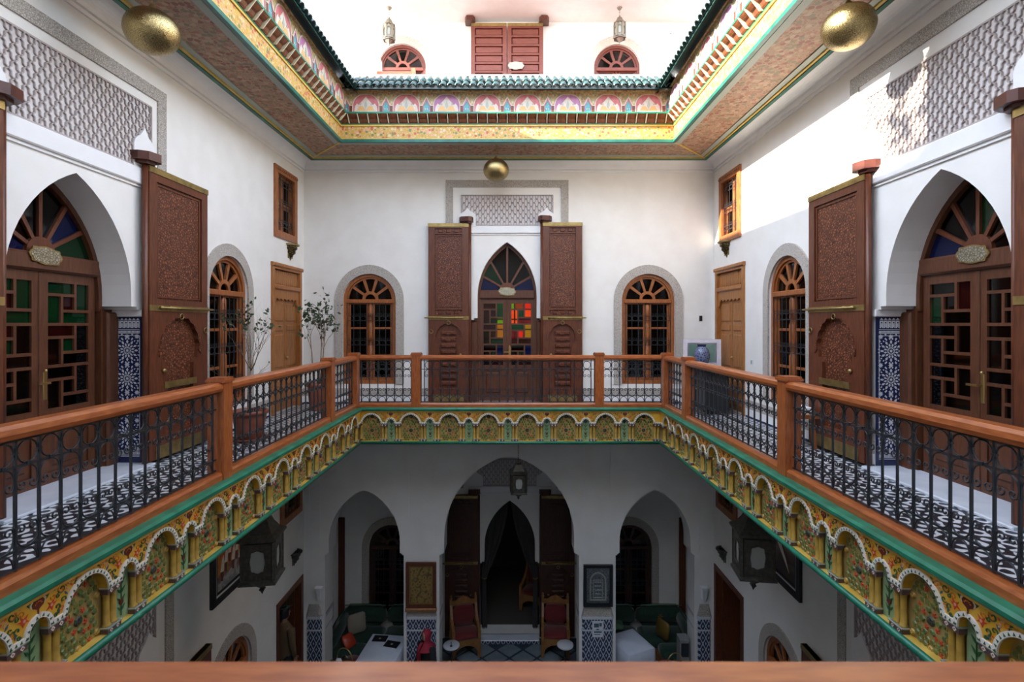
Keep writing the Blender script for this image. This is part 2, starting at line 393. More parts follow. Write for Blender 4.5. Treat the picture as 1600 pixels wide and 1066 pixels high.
def wall_side(sgn, name, label, gdoor, gtop):
    mb = MB(); f = (lambda y: y) if sgn < 0 else (lambda y: -y)
    h = [arch_imp(f(DY[sgn]), .74, 0, 1.95, 3.13, 1.80, .17, steps=2),
         arch_loop(f(WY[sgn]), .545, .40, 2.12, 2.67), rect(f(SY[sgn])-.45, f(SY[sgn])+.45, 3.25, 4.5),
         rect(f(PY[sgn])-.65, f(PY[sgn])+.65, 0, 2.72),
         rect(f(gdoor[0])-gdoor[1], f(gdoor[0])+gdoor[1], ZG, gtop), arch_loop(f(8.0), .545, ZG+.40, ZG+2.12, ZG+2.67),
         rect(f(10.08)-.40, f(10.08)+.40, -2.0 if sgn > 0 else -2.1, -.90),
         arch_imp(f(DY[sgn]), .74, ZG, ZG+1.95, ZG+3.13, ZG+1.80, .17, steps=2)]
    a, b = sorted((f(YF-.4), f(YB+1.9)))
    mb.plate(rect(a, b, ZG-.2, 5.2), h, 0, TH)
    return part(name, mb, M['plaster'], None, (XL if sgn < 0 else XR, 0, 0), LROT if sgn < 0 else RROT, label=label, cat='wall', kind='structure')
WL = wall_side(-1, 'wall_left', 'white plaster side wall with the potted ficus trees against it', (10.07, .57), -3.50)
WR = wall_side(1, 'wall_right', 'white plaster side wall with the sunlit patch across it', (10.0, .65), -3.28)
mb = MB()
mb.plate(rect(XL-.45, XR+.45, ZG-.2, 5.2), [arch_loop(x, .545, .40, 2.12, 2.67) for x in WXB] +
         [arch_imp(DXB, .61, 0, 2.2, 3.32, 1.72, .14, steps=2),
          arch_imp(-.097, 1.335, ZG, -2.75, -1.07, -3.12, .10), arch_imp(-3.075, .73, ZG, -2.85, -1.77, -3.12, .08),
          arch_imp(2.90, .73, ZG, -2.85, -1.77, -3.12, .08)], 0, TH)
WB = part('wall_back', mb, M['plaster'], None, (0, YB, 0), 0, label='white plaster end wall standing over the ground floor arcade', cat='wall', kind='structure')
mb = MB(); mb.box(XL-.4, XR+.4, 0, .4, ZG-.2, 5.2)
part('wall_front', mb, M['plaster'], None, (0, YF-.4, 0), 0, label='plain white wall closing the court at its near end', cat='wall', kind='structure')
# loggia behind the arcade
mb = MB()
mb.plate(rect(XL-.4, XR+.4, ZG-.2, -.3), [arch_loop(-2.93, .545, ZG+.40, ZG+2.15, ZG+2.80), arch_loop(2.76, .545, ZG+.40, ZG+2.15, ZG+2.80),
         arch_imp(-.10, .61, ZG+.1, ZG+2.2, ZG+3.30, ZG+1.8, .12, steps=2)], 0, .4)
WG = part('wall_loggia', mb, M['plaster'], None, (0, 12.5, 0), 0, label='inner ground floor wall with arched openings behind the arcade', cat='wall', kind='structure')
# dim rooms behind the openings
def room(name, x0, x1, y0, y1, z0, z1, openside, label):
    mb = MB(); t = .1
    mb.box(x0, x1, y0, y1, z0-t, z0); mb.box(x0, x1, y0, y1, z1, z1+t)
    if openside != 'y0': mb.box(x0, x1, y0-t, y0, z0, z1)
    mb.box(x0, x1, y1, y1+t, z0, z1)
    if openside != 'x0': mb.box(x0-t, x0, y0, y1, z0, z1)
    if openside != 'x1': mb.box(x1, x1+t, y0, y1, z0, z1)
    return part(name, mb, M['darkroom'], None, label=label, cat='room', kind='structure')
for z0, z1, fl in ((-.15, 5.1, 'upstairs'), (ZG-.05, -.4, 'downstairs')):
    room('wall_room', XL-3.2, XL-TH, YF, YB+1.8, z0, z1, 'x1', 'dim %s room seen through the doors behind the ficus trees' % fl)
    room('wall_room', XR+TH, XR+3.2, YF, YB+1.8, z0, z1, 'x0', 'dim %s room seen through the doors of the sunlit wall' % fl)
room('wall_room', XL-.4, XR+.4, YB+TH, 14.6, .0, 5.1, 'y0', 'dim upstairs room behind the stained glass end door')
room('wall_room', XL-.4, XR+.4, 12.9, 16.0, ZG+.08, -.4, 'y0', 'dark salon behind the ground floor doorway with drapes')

# floors and slabs
mb = MB(); mb.plate_xy([(XL-.02, YF-.02), (XR+.02, YF-.02), (XR+.02, YB+.02), (XL-.02, YB+.02)],
                       [[(FX0-.12, FY0-.12), (FX1+.12, FY0-.12), (FX1+.12, FY1+.12), (FX0-.12, FY1+.12)]], -.40, 0)
part('floor', mb, M['zfloor'], None, label='black and white mosaic floor of the gallery', cat='floor', kind='structure')
mb = MB(); mb.plate_xy([(XL, YF), (XR, YF), (XR, YB), (XL, YB)], [[(FX0-.12, FY0-.12), (FX1+.12, FY0-.12), (FX1+.12, FY1+.12), (FX0-.12, FY1+.12)]], -.46, -.405)
part('ceiling', mb, M['plaster'], None, label='white underside of the gallery over the ground floor', cat='ceiling', kind='structure')
mb = MB(); mb.box(XL-.4, XR+.4, YB+TH, 12.5, -.5, -.1)
part('ceiling', mb, M['plaster'], None, label='white ceiling of the loggia behind the arcade', cat='ceiling', kind='structure')
fl = part('floor', MB().box(XL-.3, XR+.3, YF, 12.5, ZG-.1, ZG), M['gline'], None, label='grey ground floor paving with dark diagonal strips', cat='floor', kind='structure')
# lozenge paving: each slab in sight its own piece, the rest as one part
P_ = .62; dm = MB().plate_xy([(-.27,0),(0,-.27),(.27,0),(0,.27)], (), 0, .012).mesh('tile', M['gfloor']); n = 0; rest = MB()
for i in range(-14, 15):
    for j in range(2, 46):
        x, y = -.10 + i*P_/2, j*P_/2 - .35
        if (i+j) % 2 or not (XL+.3 < x < XR-.3 and YF+.3 < y < 12.3): continue
        if abs(x) < 2.4 and y > 9.9: inst('tile', dm, fl, (x, y, ZG))
        else: rest.plate_xy([(x-.27,y),(x,y-.27),(x+.27,y),(x,y+.27)], (), ZG, ZG+.012)
part('paving', rest, M['gfloor'], fl, kind='stuff')

# kerb under the balustrades
mb = MB(); o = .17
mb.plate_xy([(FX0-o, FY0-o), (FX1+o, FY0-o), (FX1+o, FY1+o), (FX0-o, FY1+o)], [[(FX0-.03, FY0-.03), (FX1+.03, FY0-.03), (FX1+.03, FY1+.03), (FX0-.03, FY1+.03)]], .09, .157)
part('trim_1', mb, M['stucco'], None, label='narrow white kerb under the gallery balustrades', cat='kerb', kind='structure')

# skirting of the gallery walls
def skirting(name, loc, rot, segs, label):
    mb = MB()
    for a, b in segs:
        mb.box(a, b, -.02, 0, 0, .035, 1); mb.box(a, b, -.025, 0, .035, .16, 0); mb.box(a, b, -.03, 0, .16, .31, 2)
    part(name, mb, [M['stucco'], M['navy'], M['carved']], None, loc, rot, label=label, cat='skirting', kind='structure')
def gaps(a, b, holes):
    out = []; x = a
    for h0, h1 in sorted(holes):
        if h0 > x: out.append((x, h0))
        x = max(x, h1)
    if x < b: out.append((x, b))
    return out
skirting('baseboard_left', (XL,0,0), LROT, gaps(YF, YB, [(DY[-1]-.92, DY[-1]+.92), (PY[-1]-.72, PY[-1]+.72)]), 'pale skirting along the wall behind the ficus trees')
skirting('baseboard_right', (XR,0,0), RROT, gaps(-YB, -YF, [(-DY[1]-.92, -DY[1]+.92), (-PY[1]-.72, -PY[1]+.72)]), 'pale skirting along the wall with the sunlit patch')
skirting('baseboard_back', (0,YB,0), 0, gaps(XL, XR, [(DXB-.78, DXB+.78)]), 'pale skirting along the end wall of the gallery')

# cornice: two fine ridges and a cove up to the painted ceiling
def cornice(loc, rot, a, b, label, name):
    mb = MB()
    prof = [(.0,4.74),(-.025,4.74),(-.03,4.765),(-.012,4.775),(-.012,4.79),(-.045,4.795),(-.05,4.82),(-.03,4.83)] + \
           [(-.03-.26*(1-cos(t*pi/16)), 4.83+.13*sin(t*pi/16)) for t in range(1,9)] + [(0,4.97)]
    mb.plate(prof, (), a, b, fn=lambda p, q, t: (t, p, q))
    part(name, mb, M['stucco'], None, loc, rot, label=label, cat='cornice', kind='structure')
cornice((XL,0,0), LROT, YF, YB, 'white cove cornice above the ficus wall', 'trim_2')
cornice((XR,0,0), RROT, -YB, -YF, 'white cove cornice above the sunlit wall', 'trim_3')
cornice((0,YB,0), 0, XL, XR, 'white cove cornice above the end wall', 'trim_4')

# painted ceiling of the gallery
mb = MB(); c = .27
mb.plate_xy([(XL,YF),(XR,YF),(XR,YB),(XL,YB)], [[(UX0,UY0),(UX1,UY0),(UX1,UY1),(UX0,UY1)]], ZC, ZC+.08)
ce = part('ceiling', mb, M['soffit'], None, label='brown painted ceiling with florals round the open court', cat='ceiling', kind='structure')
def ring(x0, x1, y0, y1, w, z0, z1, mt, name):
    q = MB(); q.plate_xy([(x0,y0),(x1,y0),(x1,y1),(x0,y1)], [[(x0+w,y0+w),(x1-w,y0+w),(x1-w,y1-w),(x0+w,y1-w)]], z0, z1)
    return part(name, q, M[mt], ce)
ring(XL+c-.02, XR-c+.02, YF, YB-c+.02, .06, ZC-.05, ZC+.01, 'teal', 'border_strip')
ring(XL+c+.04, XR-c-.04, YF, YB-c-.04, .035, ZC-.035, ZC+.01, 'goldpaint', 'border_strip')
ring(XL+c+.075, XR-c-.075, YF, YB-c-.075, .09, ZC-.015, ZC+.01, 'greyp', 'border_strip')
ring(UX0-.14, UX1+.14, UY0-.14, UY1+.14, .10, ZC-.012, ZC+.01, 'greyp', 'border_strip')
for sx, x0 in ((-1, UX0), (1, UX1)):
    q = MB(); q.bar((x0, UY1, ZC-.008), (XL+c if sx < 0 else XR-c, YB-c, ZC-.008), .03, .02, up=(0,0,1))
    part('mitre_strip', q, M['goldpaint'], ce)

# ------------------------------------------------------------------ eaves of the open roof: band, corbels, frieze, tiles
corb = MB()
pr = [(0,5.28),(-.03,5.28),(-.05,5.30),(-.07,5.345),(-.10,5.36),(-.13,5.385),(-.15,5.41),(0,5.41)]
corb.plate([(a, b-5.28) for a, b in pr], (), -.065, .065, fn=lambda p, q, t: (t, p, q))
corb_me = corb.mesh('corbel', M['corbel'])
fin_me = MB().plate([(0,0),(-.06,.0),(-.16,.13),(0,.13)], (), -.008, .008, fn=lambda p, q, t: (t, p, q)).mesh('corbel_fin', M['cream'])
FP = .745
def frieze_unit():
    q = MB(); mats = ['friezeg','rosered','peach','turq','greyp','friezew','corbel','mauve']
    q.box(-FP/2, FP/2, 0, .03, 0, .36, 0)
    def band(cx, hw, z0, zs, za, w, y, m):
        o = arch_loop(cx, hw, z0, zs, za, 8); i = arch_loop(cx, hw-w, z0, zs, za-w*1.1, 8)
        q.plate(o + i[::-1], (), y, 0, m, back=False)
    q.plate(arch_loop(0, .235, .0, .11, .30, 8), (), -.004, 0, 1, back=False)
    band(0, .25, .0, .11, .315, .014, -.014, 5)
    # cusped white field with lobes
    lob = [(-.215,0),(-.20,.10),(-.165,.15),(-.13,.12),(-.10,.16),(-.06,.20),(0,.275),(.06,.20),(.10,.16),(.13,.12),(.165,.15),(.20,.10),(.215,0)]
    q.plate(lob, (), -.009, 0, 5, back=False)
    q.plate([(-.16,.02),(-.12,.10),(-.05,.10),(0,.02)], (), -.013, 0, 2, back=False); q.plate([(.16,.02),(.12,.10),(.05,.10),(0,.02)], (), -.013, 0, 2, back=False)
    q.plate([(0,.05),(-.03,.11),(0,.20),(.03,.11)], (), -.016, 0, 4, back=False)
    for s in (-1, 1):
        q.plate(circ(s*.10, .135, .02, 6), (), -.014, 0, 4, back=False)
        c = s*FP/2                                           # half niches at the ends
        a = [(c, 0), (c-s*.055, 0), (c-s*.055, .10), (c, .20)]
        q.plate(a, (), -.006, 0, 3, back=False)
        q.plate([(c, .20), (c-s*.055, .10), (c-s*.055, .0), (c-s*.068, 0), (c-s*.068, .115), (c, .245)], (), -.014, 0, 1, back=False)
        q.plate([(c, .245), (c-s*.068, .115), (c-s*.085, .115), (c, .275)], (), -.016, 0, 5, back=False)
        q.box(*sorted((c-s*.072, c-s*.12)), -.016, 0, 0, .105, 6); q.box(*sorted((c-s*.07, c-s*.125)), -.02, 0, .105, .118, 5)
        q.plate(circ(c-s*.02, .05, .012, 5), (), -.01, 0, 5, back=False)
        for k in range(3): q.plate(circ(c-s*(.05+.09*k), .315-.02*(k==0), .016, 6), (), -.008, 0, (2,4,1)[k], back=False)
    return q, [M[k] for k in mats]
fr_q, fr_m = frieze_unit(); fr_me = fr_q.mesh('frieze_panel', fr_m)
fr_me2 = fr_me.copy(); fr_me2.materials[1] = M['mauve']
tl = MB(); A = [pi*k/6 for k in range(7)]
def half_tile(q, r0, r1, l, t=.012):
    vs = []; 
    for y, r in ((0, r0), (l, r1)):
        for rr in (r, r-t):
            for a in A: vs.append((rr*cos(a), y, rr*sin(a)))
    f = []; n = 7
    for k in range(6):
        f += [(k,k+1,2*n+k+1,2*n+k), (n+k,3*n+k,3*n+k+1,n+k+1), (k,n+k,n+k+1,k+1), (2*n+k,2*n+k+1,3*n+k+1,3*n+k)]
    f += [(0,2*n,3*n,n), (6,n+6,3*n+6,2*n+6)]
    q.add(vs, f, 0, True)
half_tile(tl, .066, .054, .30); tile_me = tl.mesh('roof_tile', M['tile'])
def eaves(name, label, loc, rot, L, step=.178):
    rt = thing(name, label, 'eaves', loc, rot, kind='structure')
    q = MB(); q.box(-L/2, L/2, -.035, .02, 4.945, 5.0); part('green_moulding', q, M['teal'], rt)
    q = MB(); q.box(-L/2, L/2, -.012, .10, 5.0, 5.262); part('painted_band', q, M['band'], rt)
    q = MB(); q.box(-L/2, L/2, -.02, .05, 5.0, 5.025); q.box(-L/2, L/2, -.03, .05, 5.235, 5.265); part('gold_strip', q, M['goldpaint'], rt)
    q = MB(); q.box(-L/2, L/2, -.035, .05, 5.265, 5.285); q.box(-L/2, L/2, -.165, .02, 5.415, 5.445); part('green_strip', q, M['green'], rt)
    q = MB(); q.box(-L/2, L/2, .0, .10, 5.28, 5.42); part('corbel_backing', q, M['corbel'], rt)
    n = int(L/step)
    for k in range(n):
        u = -L/2 + L*(k+.5)/n
        inst('corbel', corb_me, rt, (u, -.012, 5.283)); inst('corbel_fin', fin_me, rt, (u + L/n/2, -.012, 5.283))
    n = max(1, round((L-.3)/FP)); f = (L-.3)/n/FP
    for k in range(n):
        inst('frieze_panel', fr_me if (k*5+n) % 3 else fr_me2, rt, (-(L-.3)/2 + (L-.3)*(k+.5)/n, -.15, 5.445), scale=(f,1,1))
    q = MB(); q.box(-L/2, L/2, -.12, .15, 5.445, 5.80); q.box(-L/2, L/2, -.19, .1, 5.80, 5.825); part('frieze_backing', q, M['friezeg'], rt)
    q = MB(); q.add([(-L/2,-.36,5.79),(L/2,-.36,5.79),(L/2,.14,6.20),(-L/2,.14,6.20),(-L/2,-.36,5.77),(L/2,-.36,5.77),(L/2,.14,6.16),(-L/2,.14,6.16)],
                    [(0,1,2,3),(7,6,5,4),(0,4,5,1),(1,5,6,2),(2,6,7,3),(3,7,4,0)]); part('tile_bed', q, M['tile'], rt)
    n = int(L/.131); sl = math.atan2(.41, .50)
    for k in range(n):
        u = -L/2 + L*(k+.5)/n
        for j in range(2):
            inst('roof_tile', tile_me, rt, (u + random.uniform(-.004,.004), -.385+.205*j, 5.785+.168*j + random.uniform(-.004,.004)), (sl, 0, random.uniform(-.03,.03)))
    return rt
eaves('trim_5', 'painted tiled eaves above the end wall of the court', ((UX0+UX1)/2, UY1, 0), 0, UX1-UX0)
eaves('trim_6', 'painted tiled eaves above the ficus wall in shade', (UX0, (UY0+UY1)/2, 0), LROT, UY1-UY0)
eaves('trim_7', 'painted tiled eaves above the sunlit wall, glaring in sun', (UX1, (UY0+UY1)/2, 0), RROT, UY1-UY0)

# ------------------------------------------------------------------ roof terrace
mb = MB(); mb.plate_xy([(-7.5,-4),(7.5,-4),(7.5,13.2),(-7.5,13.2)], [[(UX0-.12,UY0-.12),(UX1+.12,UY0-.12),(UX1+.12,UY1+.12),(UX0-.12,UY1+.12)]], 5.1, 5.35)
part('floor', mb, M['terra'], None, label='terracotta roof terrace round the open court', cat='terrace', kind='structure')
mb = MB(); mb.box(UX0-.5, UX1+.5, UY1+.16, UY1+.42, 5.35, 6.27)
part('wall_parapet', mb, M['stucco'], None, label='white terrace parapet behind the end eaves', cat='parapet', kind='structure')
mb = MB(); mb.box(UX0-.42, UX0-.16, -2, UY1+.3, 5.35, 6.72)
part('wall_parapet', mb, M['stucco'], None, label='white terrace parapet behind the shaded eaves', cat='parapet', kind='structure')
mb = MB(); mb.box(UX1+.16, UX1+.42, -2, UY1+.3, 5.35, 6.3)
part('wall_parapet', mb, M['stucco'], None, label='white terrace parapet behind the sunlit eaves', cat='parapet', kind='structure')
TY = 12.0
mb = MB(); mb.box(-7.5, 7.5, -2.3, -1.9, 5.2, 9.4)  # unseen wall added to hold low sky light off the terrace
part('wall_sky_blocker', mb, M['stucco'], None, label='unseen white wall added behind the viewer to block low sky', cat='wall', kind='structure')
mb = MB(); TW = ((-2.57, .545), (2.37, .53))
mb.plate(rect(-7.5, 7.5, 5.2, 9.4), [arch_loop(x, h, 5.75, 7.53, 7.53+h) for x, h in TW], 0, .35)
part('wall_terrace', mb, M['stucco'], None, (0, TY, 0), 0, label='white upper terrace wall with shuttered door and two fan windows', cat='wall', kind='structure')
mb = MB(); mb.box(-4.38, 4.2, 9.75, TY, 8.58, 8.85)  # front edge carried forward, out of view, to shade the terrace wall
part('ceiling', mb, M['stucco'], None, label='white porch roof over the upper terrace with hanging lanterns', cat='ceiling', kind='structure')
mb = MB(); mb.box(-6.2, -2.93, 10.9, 11.6, 5.35, 7.45)
part('wall_stairhouse', mb, M['stucco'], None, label='white block wall in front of the terrace fan window', cat='wall', kind='structure')
room('wall_room', -5.5, 5.5, TY+.35, TY+2.2, 5.35, 8.6, 'y0', 'dim upper room behind the terrace fan windows')
# block added out of view for its shade, and tree, on the terrace beyond the near corner: they shade the near half of the sunlit wall
mb = MB(); mb.box(-6.4, -3.6, -3.9, 1.75, 5.35, 9.2)
part('wall_shade_block', mb, M['stucco'], None, label='unseen white roof block added to shade the sunlit wall', cat='wall', kind='structure')
# ------------------------------------------------------------------ openings
def ray_hit(loop, c, a):
    d = (cos(a), sin(a)); best = None
    for i in range(len(loop)):
        p, q = loop[i], loop[(i+1) % len(loop)]
        ex, ey = q[0]-p[0], q[1]-p[1]; den = d[0]*ey - d[1]*ex
        if abs(den) < 1e-9: continue
        px, py = p[0]-c[0], p[1]-c[1]
        t = (px*ey - py*ex)/den; s = (px*d[1] - py*d[0])/den
        if t > 1e-6 and -1e-6 <= s <= 1+1e-6 and (best is None or t > best): best = t
    return best
def sector(loop, c, r, a0, a1, k=5):
    inn = [(c[0]+r*cos(a0+(a1-a0)*i/k), c[1]+r*sin(a0+(a1-a0)*i/k)) for i in range(k+1)]
    out = []
    for i in range(k+1):
        a = a0+(a1-a0)*i/k; t = ray_hit(loop, c, a); out.append((c[0]+t*cos(a), c[1]+t*sin(a)))
    return inn + out[::-1]
def fan(root, loop, c, rh, rin, nsp, y, wood, panes, w0=.022, w1=.030, hubmat=None):
    # half-round hub with spokes and a pane between each pair; loop is the inner outline of the frame
    q = MB()
    hub = [(c[0]+rh*cos(pi*i/12), c[1]+rh*sin(pi*i/12)) for i in range(13)]
    if rin: q.plate(hub + [(c[0]+rin*cos(pi*i/12), c[1]+rin*sin(pi*i/12)) for i in range(12,-1,-1)], (), y-.03, y+.03)
    else: q.plate(hub, (), y-.035, y+.03)
    part('fan_hub', q, hubmat or wood, root)
    an = [pi*(i+1)/(nsp+1) for i in range(nsp)]
    for a in an:
        t = ray_hit(loop, c, a) + .01; n = (-sin(a), cos(a)); s = MB(); P = lambda r, o: (c[0]+r*cos(a)+n[0]*o, c[1]+r*sin(a)+n[1]*o)
        s.plate([P(rh-.01, -w0), P(t, -w1), P(t, w1), P(rh-.01, w0)], (), y-.028, y+.028); part('fan_spoke', s, wood, root)
    ed = [0] + an + [pi]
    for i in range(nsp+1):
        s = MB(); s.plate(sector(loop, c, rh-.005, ed[i], ed[i+1]), (), y+.002, y+.006); part('fan_pane', s, M[panes[i % len(panes)]], root)
    if rin:
        s = MB(); s.plate([(c[0]+rin*cos(pi*i/8), c[1]+rin*sin(pi*i/8)) for i in range(9)], (), y+.002, y+.006); part('fan_pane', s, M[panes[0]], root)

def grille_mb(hw, z0, z1, y, cols, rows, r=.055, bar=.008):
    # wrought iron window grille: uprights, pairs of cross bars, rows of rings
    q = MB()
    for k in range(cols+1):
        u = -hw + 2*hw*k/cols; q.box(u-bar/2, u+bar/2, y-bar/2, y+bar/2, z0, z1)
    for a, b in rows:
        for z in (a, b): q.box(-hw, hw, y-bar/2, y+bar/2, z-bar/2, z+bar/2)
        for k in range(cols):
            u = -hw + 2*hw*(k+.5)/cols; rr = hw/cols*.92; h = (b-a)/2*.95
            q.tube([(u+rr*cos(2*pi*t/10), y, (a+b)/2+h*sin(2*pi*t/10)) for t in range(10)], bar*.45, 4, True, smooth=False, ref=(0,1,0))
            for s in (-1, 1):
                q.tube([(u+s*(rr*.45+rr*.4*cos(t*.9)*(1-t/9)), y-.004, b+.03+.026*sin(t*.9)*(1-t/9)) for t in range(8)], bar*.4, 4, smooth=False, ref=(0,1,0))
    return q
_grille = {}
def arched_window(name, loc, rot, label, tall=True, hw=.545, surround=True, glassm='dimglass', wood='frame'):
    rt = thing(name, label, 'window', loc, rot, kind='structure')
    za = 2.12 + hw; mt = M[wood] if tall else M['shutterred']
    if surround:
        o = arch_loop(0, .71, .40, 2.12, 2.85, 12); i = arch_loop(0, hw, .40, 2.12, za, 12)
        q = MB(); q.plate(o + i[::-1], (), -.028, 0); part('carved_surround', q, M['carved'], rt)
    o = arch_loop(0, hw, .40, 2.12, za, 12); i = arch_loop(0, hw-.065, .47, 2.12, za-.065, 12)
    q = MB(); q.plate(o, [i], .03, .13); part('casing', q, mt, rt)
    o2 = arch_loop(0, hw-.06, .47, 2.12, za-.06, 12); i2 = arch_loop(0, hw-.10, .51, 2.12, za-.10, 12)
    q = MB(); q.plate(o2, [i2], .06, .12); part('inner_casing', q, mt, rt)
    q = MB(); q.bbox(-hw+.05, hw-.05, .02, .13, 2.06, 2.145, .012); part('transom', q, mt, rt)
    fan(rt, arch_loop(0, hw-.10, 2.14, 2.145, za-.10, 12), (0, 2.145), .165, .105, 4, .09, mt, [glassm])
    q = MB(); h = hw-.10
    q.lathe([(.03,.47),(.055,.52),(.055,.75),(.035,.80),(.06,.86),(.06,1.16),(.035,1.2),(.035,1.26),(.06,1.3),(.06,1.62),(.035,1.68),(.055,1.72),(.055,2.0),(.03,2.06)], 8, (0,.095,0))
    part('turned_mullion', q, mt, rt)
    for s in (-1, 1):
        c = s*(h+.05)/2; wv = (h-.05)/2
        zs = [.51, .98, 1.55, 2.06]
        q = MB(); q.plate(rect(c-wv, c+wv, .51, 2.06), [rect(c-wv+.035, c+wv-.035, a+.02, b-.02) for a, b in zip(zs, zs[1:])], .09, .125)
        part('casement', q, mt, rt)
        for a, b in zip(zs, zs[1:]):
            q = MB(); q.box(c-wv+.03, c+wv-.03, .105, .110, a+.015, b-.015); part('pane', q, M[glassm], rt)
    if tall:
        if hw not in _grille:
            _grille[hw] = grille_mb(hw-.085, .48, 2.06, .025, 7, [(1.70,1.80),(1.20,1.30),(.70,.80)]).mesh('grille', M['iron'])
        inst('grille', _grille[hw], rt)
    return rt
for sgn, lab in ((-1, 'arched cedar window behind the taller bare-branched potted tree'), (1, 'arched cedar window between shutter and panelled door, on the sunlit wall')):
    arched_window('window_1', *side(sgn, WY[sgn]), lab)
arched_window('window_2', (WXB[0], YB, 0), 0, 'arched cedar window on the end wall beside the leafy corner tree')
arched_window('window_3', (WXB[1], YB, 0), 0, 'arched cedar window on the end wall beside the framed picture')
for sgn, lab in ((-1, 'ground floor arched window below the shaded gallery, its top showing over the front rail'), (1, 'ground floor arched window under the sunlit wall, its top showing over the front rail')):
    arched_window('window_4', *side(sgn, 8.0, ZG), lab, glassm='dimglass')
arched_window('window_5', (-2.93, 12.5, ZG+.06), 0, 'dark arched loggia window behind the green sofa and laid table', wood='leafshade')
arched_window('window_6', (2.76, 12.5, ZG+.06), 0, 'dark arched loggia window behind the sofa with the draped empty table', wood='leafshade')
arched_window('window_7', (TW[0][0], TY, 5.41), 0, 'terrace fan window behind the small balcony rail', tall=False, glassm='clearglass')
arched_window('window_8', (TW[1][0], TY, 5.41), 0, 'terrace fan window behind the sunlit hanging lantern', tall=False, hw=.53, glassm='clearglass')

def small_window(loc, rot, label):
    rt = thing('window_9', label, 'window', loc, rot, kind='structure')
    q = MB(); q.plate(rect(-.48,.48,-.03,1.28), [rect(-.35,.35,.10,1.15)], -.035, .06); part('casing', q, M['frame'], rt)
    q = MB()
    for k in range(12): q.lathe([(.0,0),(.03,.02),(.03,.05),(0,.07)], 6, (-.44+.08*k, -.03, 1.19))
    part('scalloped_head', q, M['frame'], rt)
    q = MB(); q.box(-.05,.05,.06,.12,.1,1.15); part('mullion', q, M['frame'], rt)
    for s in (-1, 1):
        for a, b in ((.10,.60),(.62,1.15)):
            q = MB(); q.plate(rect(*sorted((s*.05, s*.36)), a, b), [rect(*sorted((s*.09, s*.32)), a+.04, b-.04)], .07, .11); part('casement', q, M['frame'], rt)
            q = MB(); q.box(*sorted((s*.09, s*.32)), .085, .09, a+.04, b-.04); part('pane', q, M['dimglass'], rt)
    inst('grille', grille_mb(.34, .11, 1.14, .01, 5, [(.55,.66),(.2,.28),(.95,1.03)]).mesh('grille', M['iron']), rt)
small_window(*side(-1, SY[-1], 3.25), label='small square iron-grilled window in the shade above the leafy corner tree')
small_window(*side(1, SY[1], 3.25), label='small square iron-grilled window half in sun above the panelled door')

def panel_door(loc, rot, label, hw):
    rt = thing('door_1', label, 'door', loc, rot, kind='structure')
    q = MB(); q.plate([(-hw,0),(-hw,2.72),(hw,2.72),(hw,0),(hw-.09,0),(hw-.09,2.64),(-hw+.09,2.64),(-hw+.09,0)], (), -.03, .12); part('casing', q, M['doorwood'], rt)
    q = MB(); q.bbox(-hw+.05, hw-.05, -.04, .1, 2.27, 2.36, .02); q.bbox(-hw-.02, hw+.02, -.06, .02, 2.68, 2.75, .015); part('head_rail', q, M['doorwood'], rt)
    q = MB(); q.box(-hw+.08, hw-.08, .07, .11, 2.34, 2.66); part('transom_board', q, M['doorwood'], rt)
    sl = MB().bbox(-.03, .03, .02, .08, 2.37, 2.63, .012).mesh('slat', M['doorwood']); n = 13
    for k in range(n): inst('slat', sl, rt, (-hw+.13+(2*hw-.26)*k/(n-1), 0, 0))
    W = hw-.09
    o = [(-W,2.28)]; x = -W
    top = []
    for k in range(41):
        u = -1+2*k/40; top.append((u*W, 2.06+.05*abs(sin(u*pi*3.5)) - (.14 if abs(u) > .93 else .07 if abs(u) > .85 else 0)))
    q = MB(); q.plate([(-W,2.28)] + top + [(W,2.28)], (), .0, .03); part('scalloped_valance', q, M['doorwood'], rt)
    for s in (-1, 1):
        a, b = sorted((s*.01, s*(W-.01)))
        lf = inst('door_leaf', MB().box(a, b, .05, .10, .02, 2.26).mesh('door_leaf', M['doorwood']), rt)
        z = .10
        for h in (.30, .12, .12, .62, .12, .34):
            q = MB(); q.bbox(a+.06, b-.06, .032, .06, z, z+h, .018); part('raised_panel', q, M['doorwood'], lf); z += h+.06
        if s > 0:
            q = MB(); q.lathe([(0,0),(.022,.004),(.026,.02),(.015,.035),(0,.04)], 8); q.xf(Matrix.Translation((.05,.03,1.0)) @ Matrix.Rotation(R(90),4,'X')); part('knob', q, M['brassdoor'], lf)
panel_door(*side(-1, PY[-1]), label='honey wood panelled door behind the leafy corner tree', hw=.64)
panel_door(*side(1, PY[1]), label='honey wood panelled door behind the framed picture with the vase', hw=.66)

# pinwheel glazing of the great doors
def pinwheel(x0, x1, z0, z1, b=.03):
    w, h = x1-x0, z1-z0; a, c = .33*w, .30*h
    return [rect(x0, x0+2*a-b/2, z1-c+b/2, z1), rect(x0+2*a+b/2, x1, z0+c+b/2, z1), rect(x0+a+b/2, x1, z0, z0+c-b/2),
            rect(x0, x0+a-b/2, z0, z1-c-b/2), rect(x0+a+b/2, x0+2*a-b/2, z0+c+b/2, z1-c-b/2)]
def plaque_mb(w, h):
    q = MB(); o = []
    for k in range(32):
        a = 2*pi*k/32; r = 1 + .07*cos(8*a); o.append((w*r*math.copysign(abs(cos(a))**.7, cos(a)), h*r*math.copysign(abs(sin(a))**.7, sin(a))))
    q.plate(o, (), -.012, 0); q.plate([(x*.9, z*.86) for x, z in o], (), -.016, -.011, 1)
    return q
scratch = voro('engraved_silver_brass', [(0,(.16,.14,.09)),(.16,(.46,.43,.33)),(.5,(.62,.60,.50))], 40, .35, .5, metal=.8)
PLQ = plaque_mb(.175, .085).mesh('name_plaque', [M['brass'], scratch])
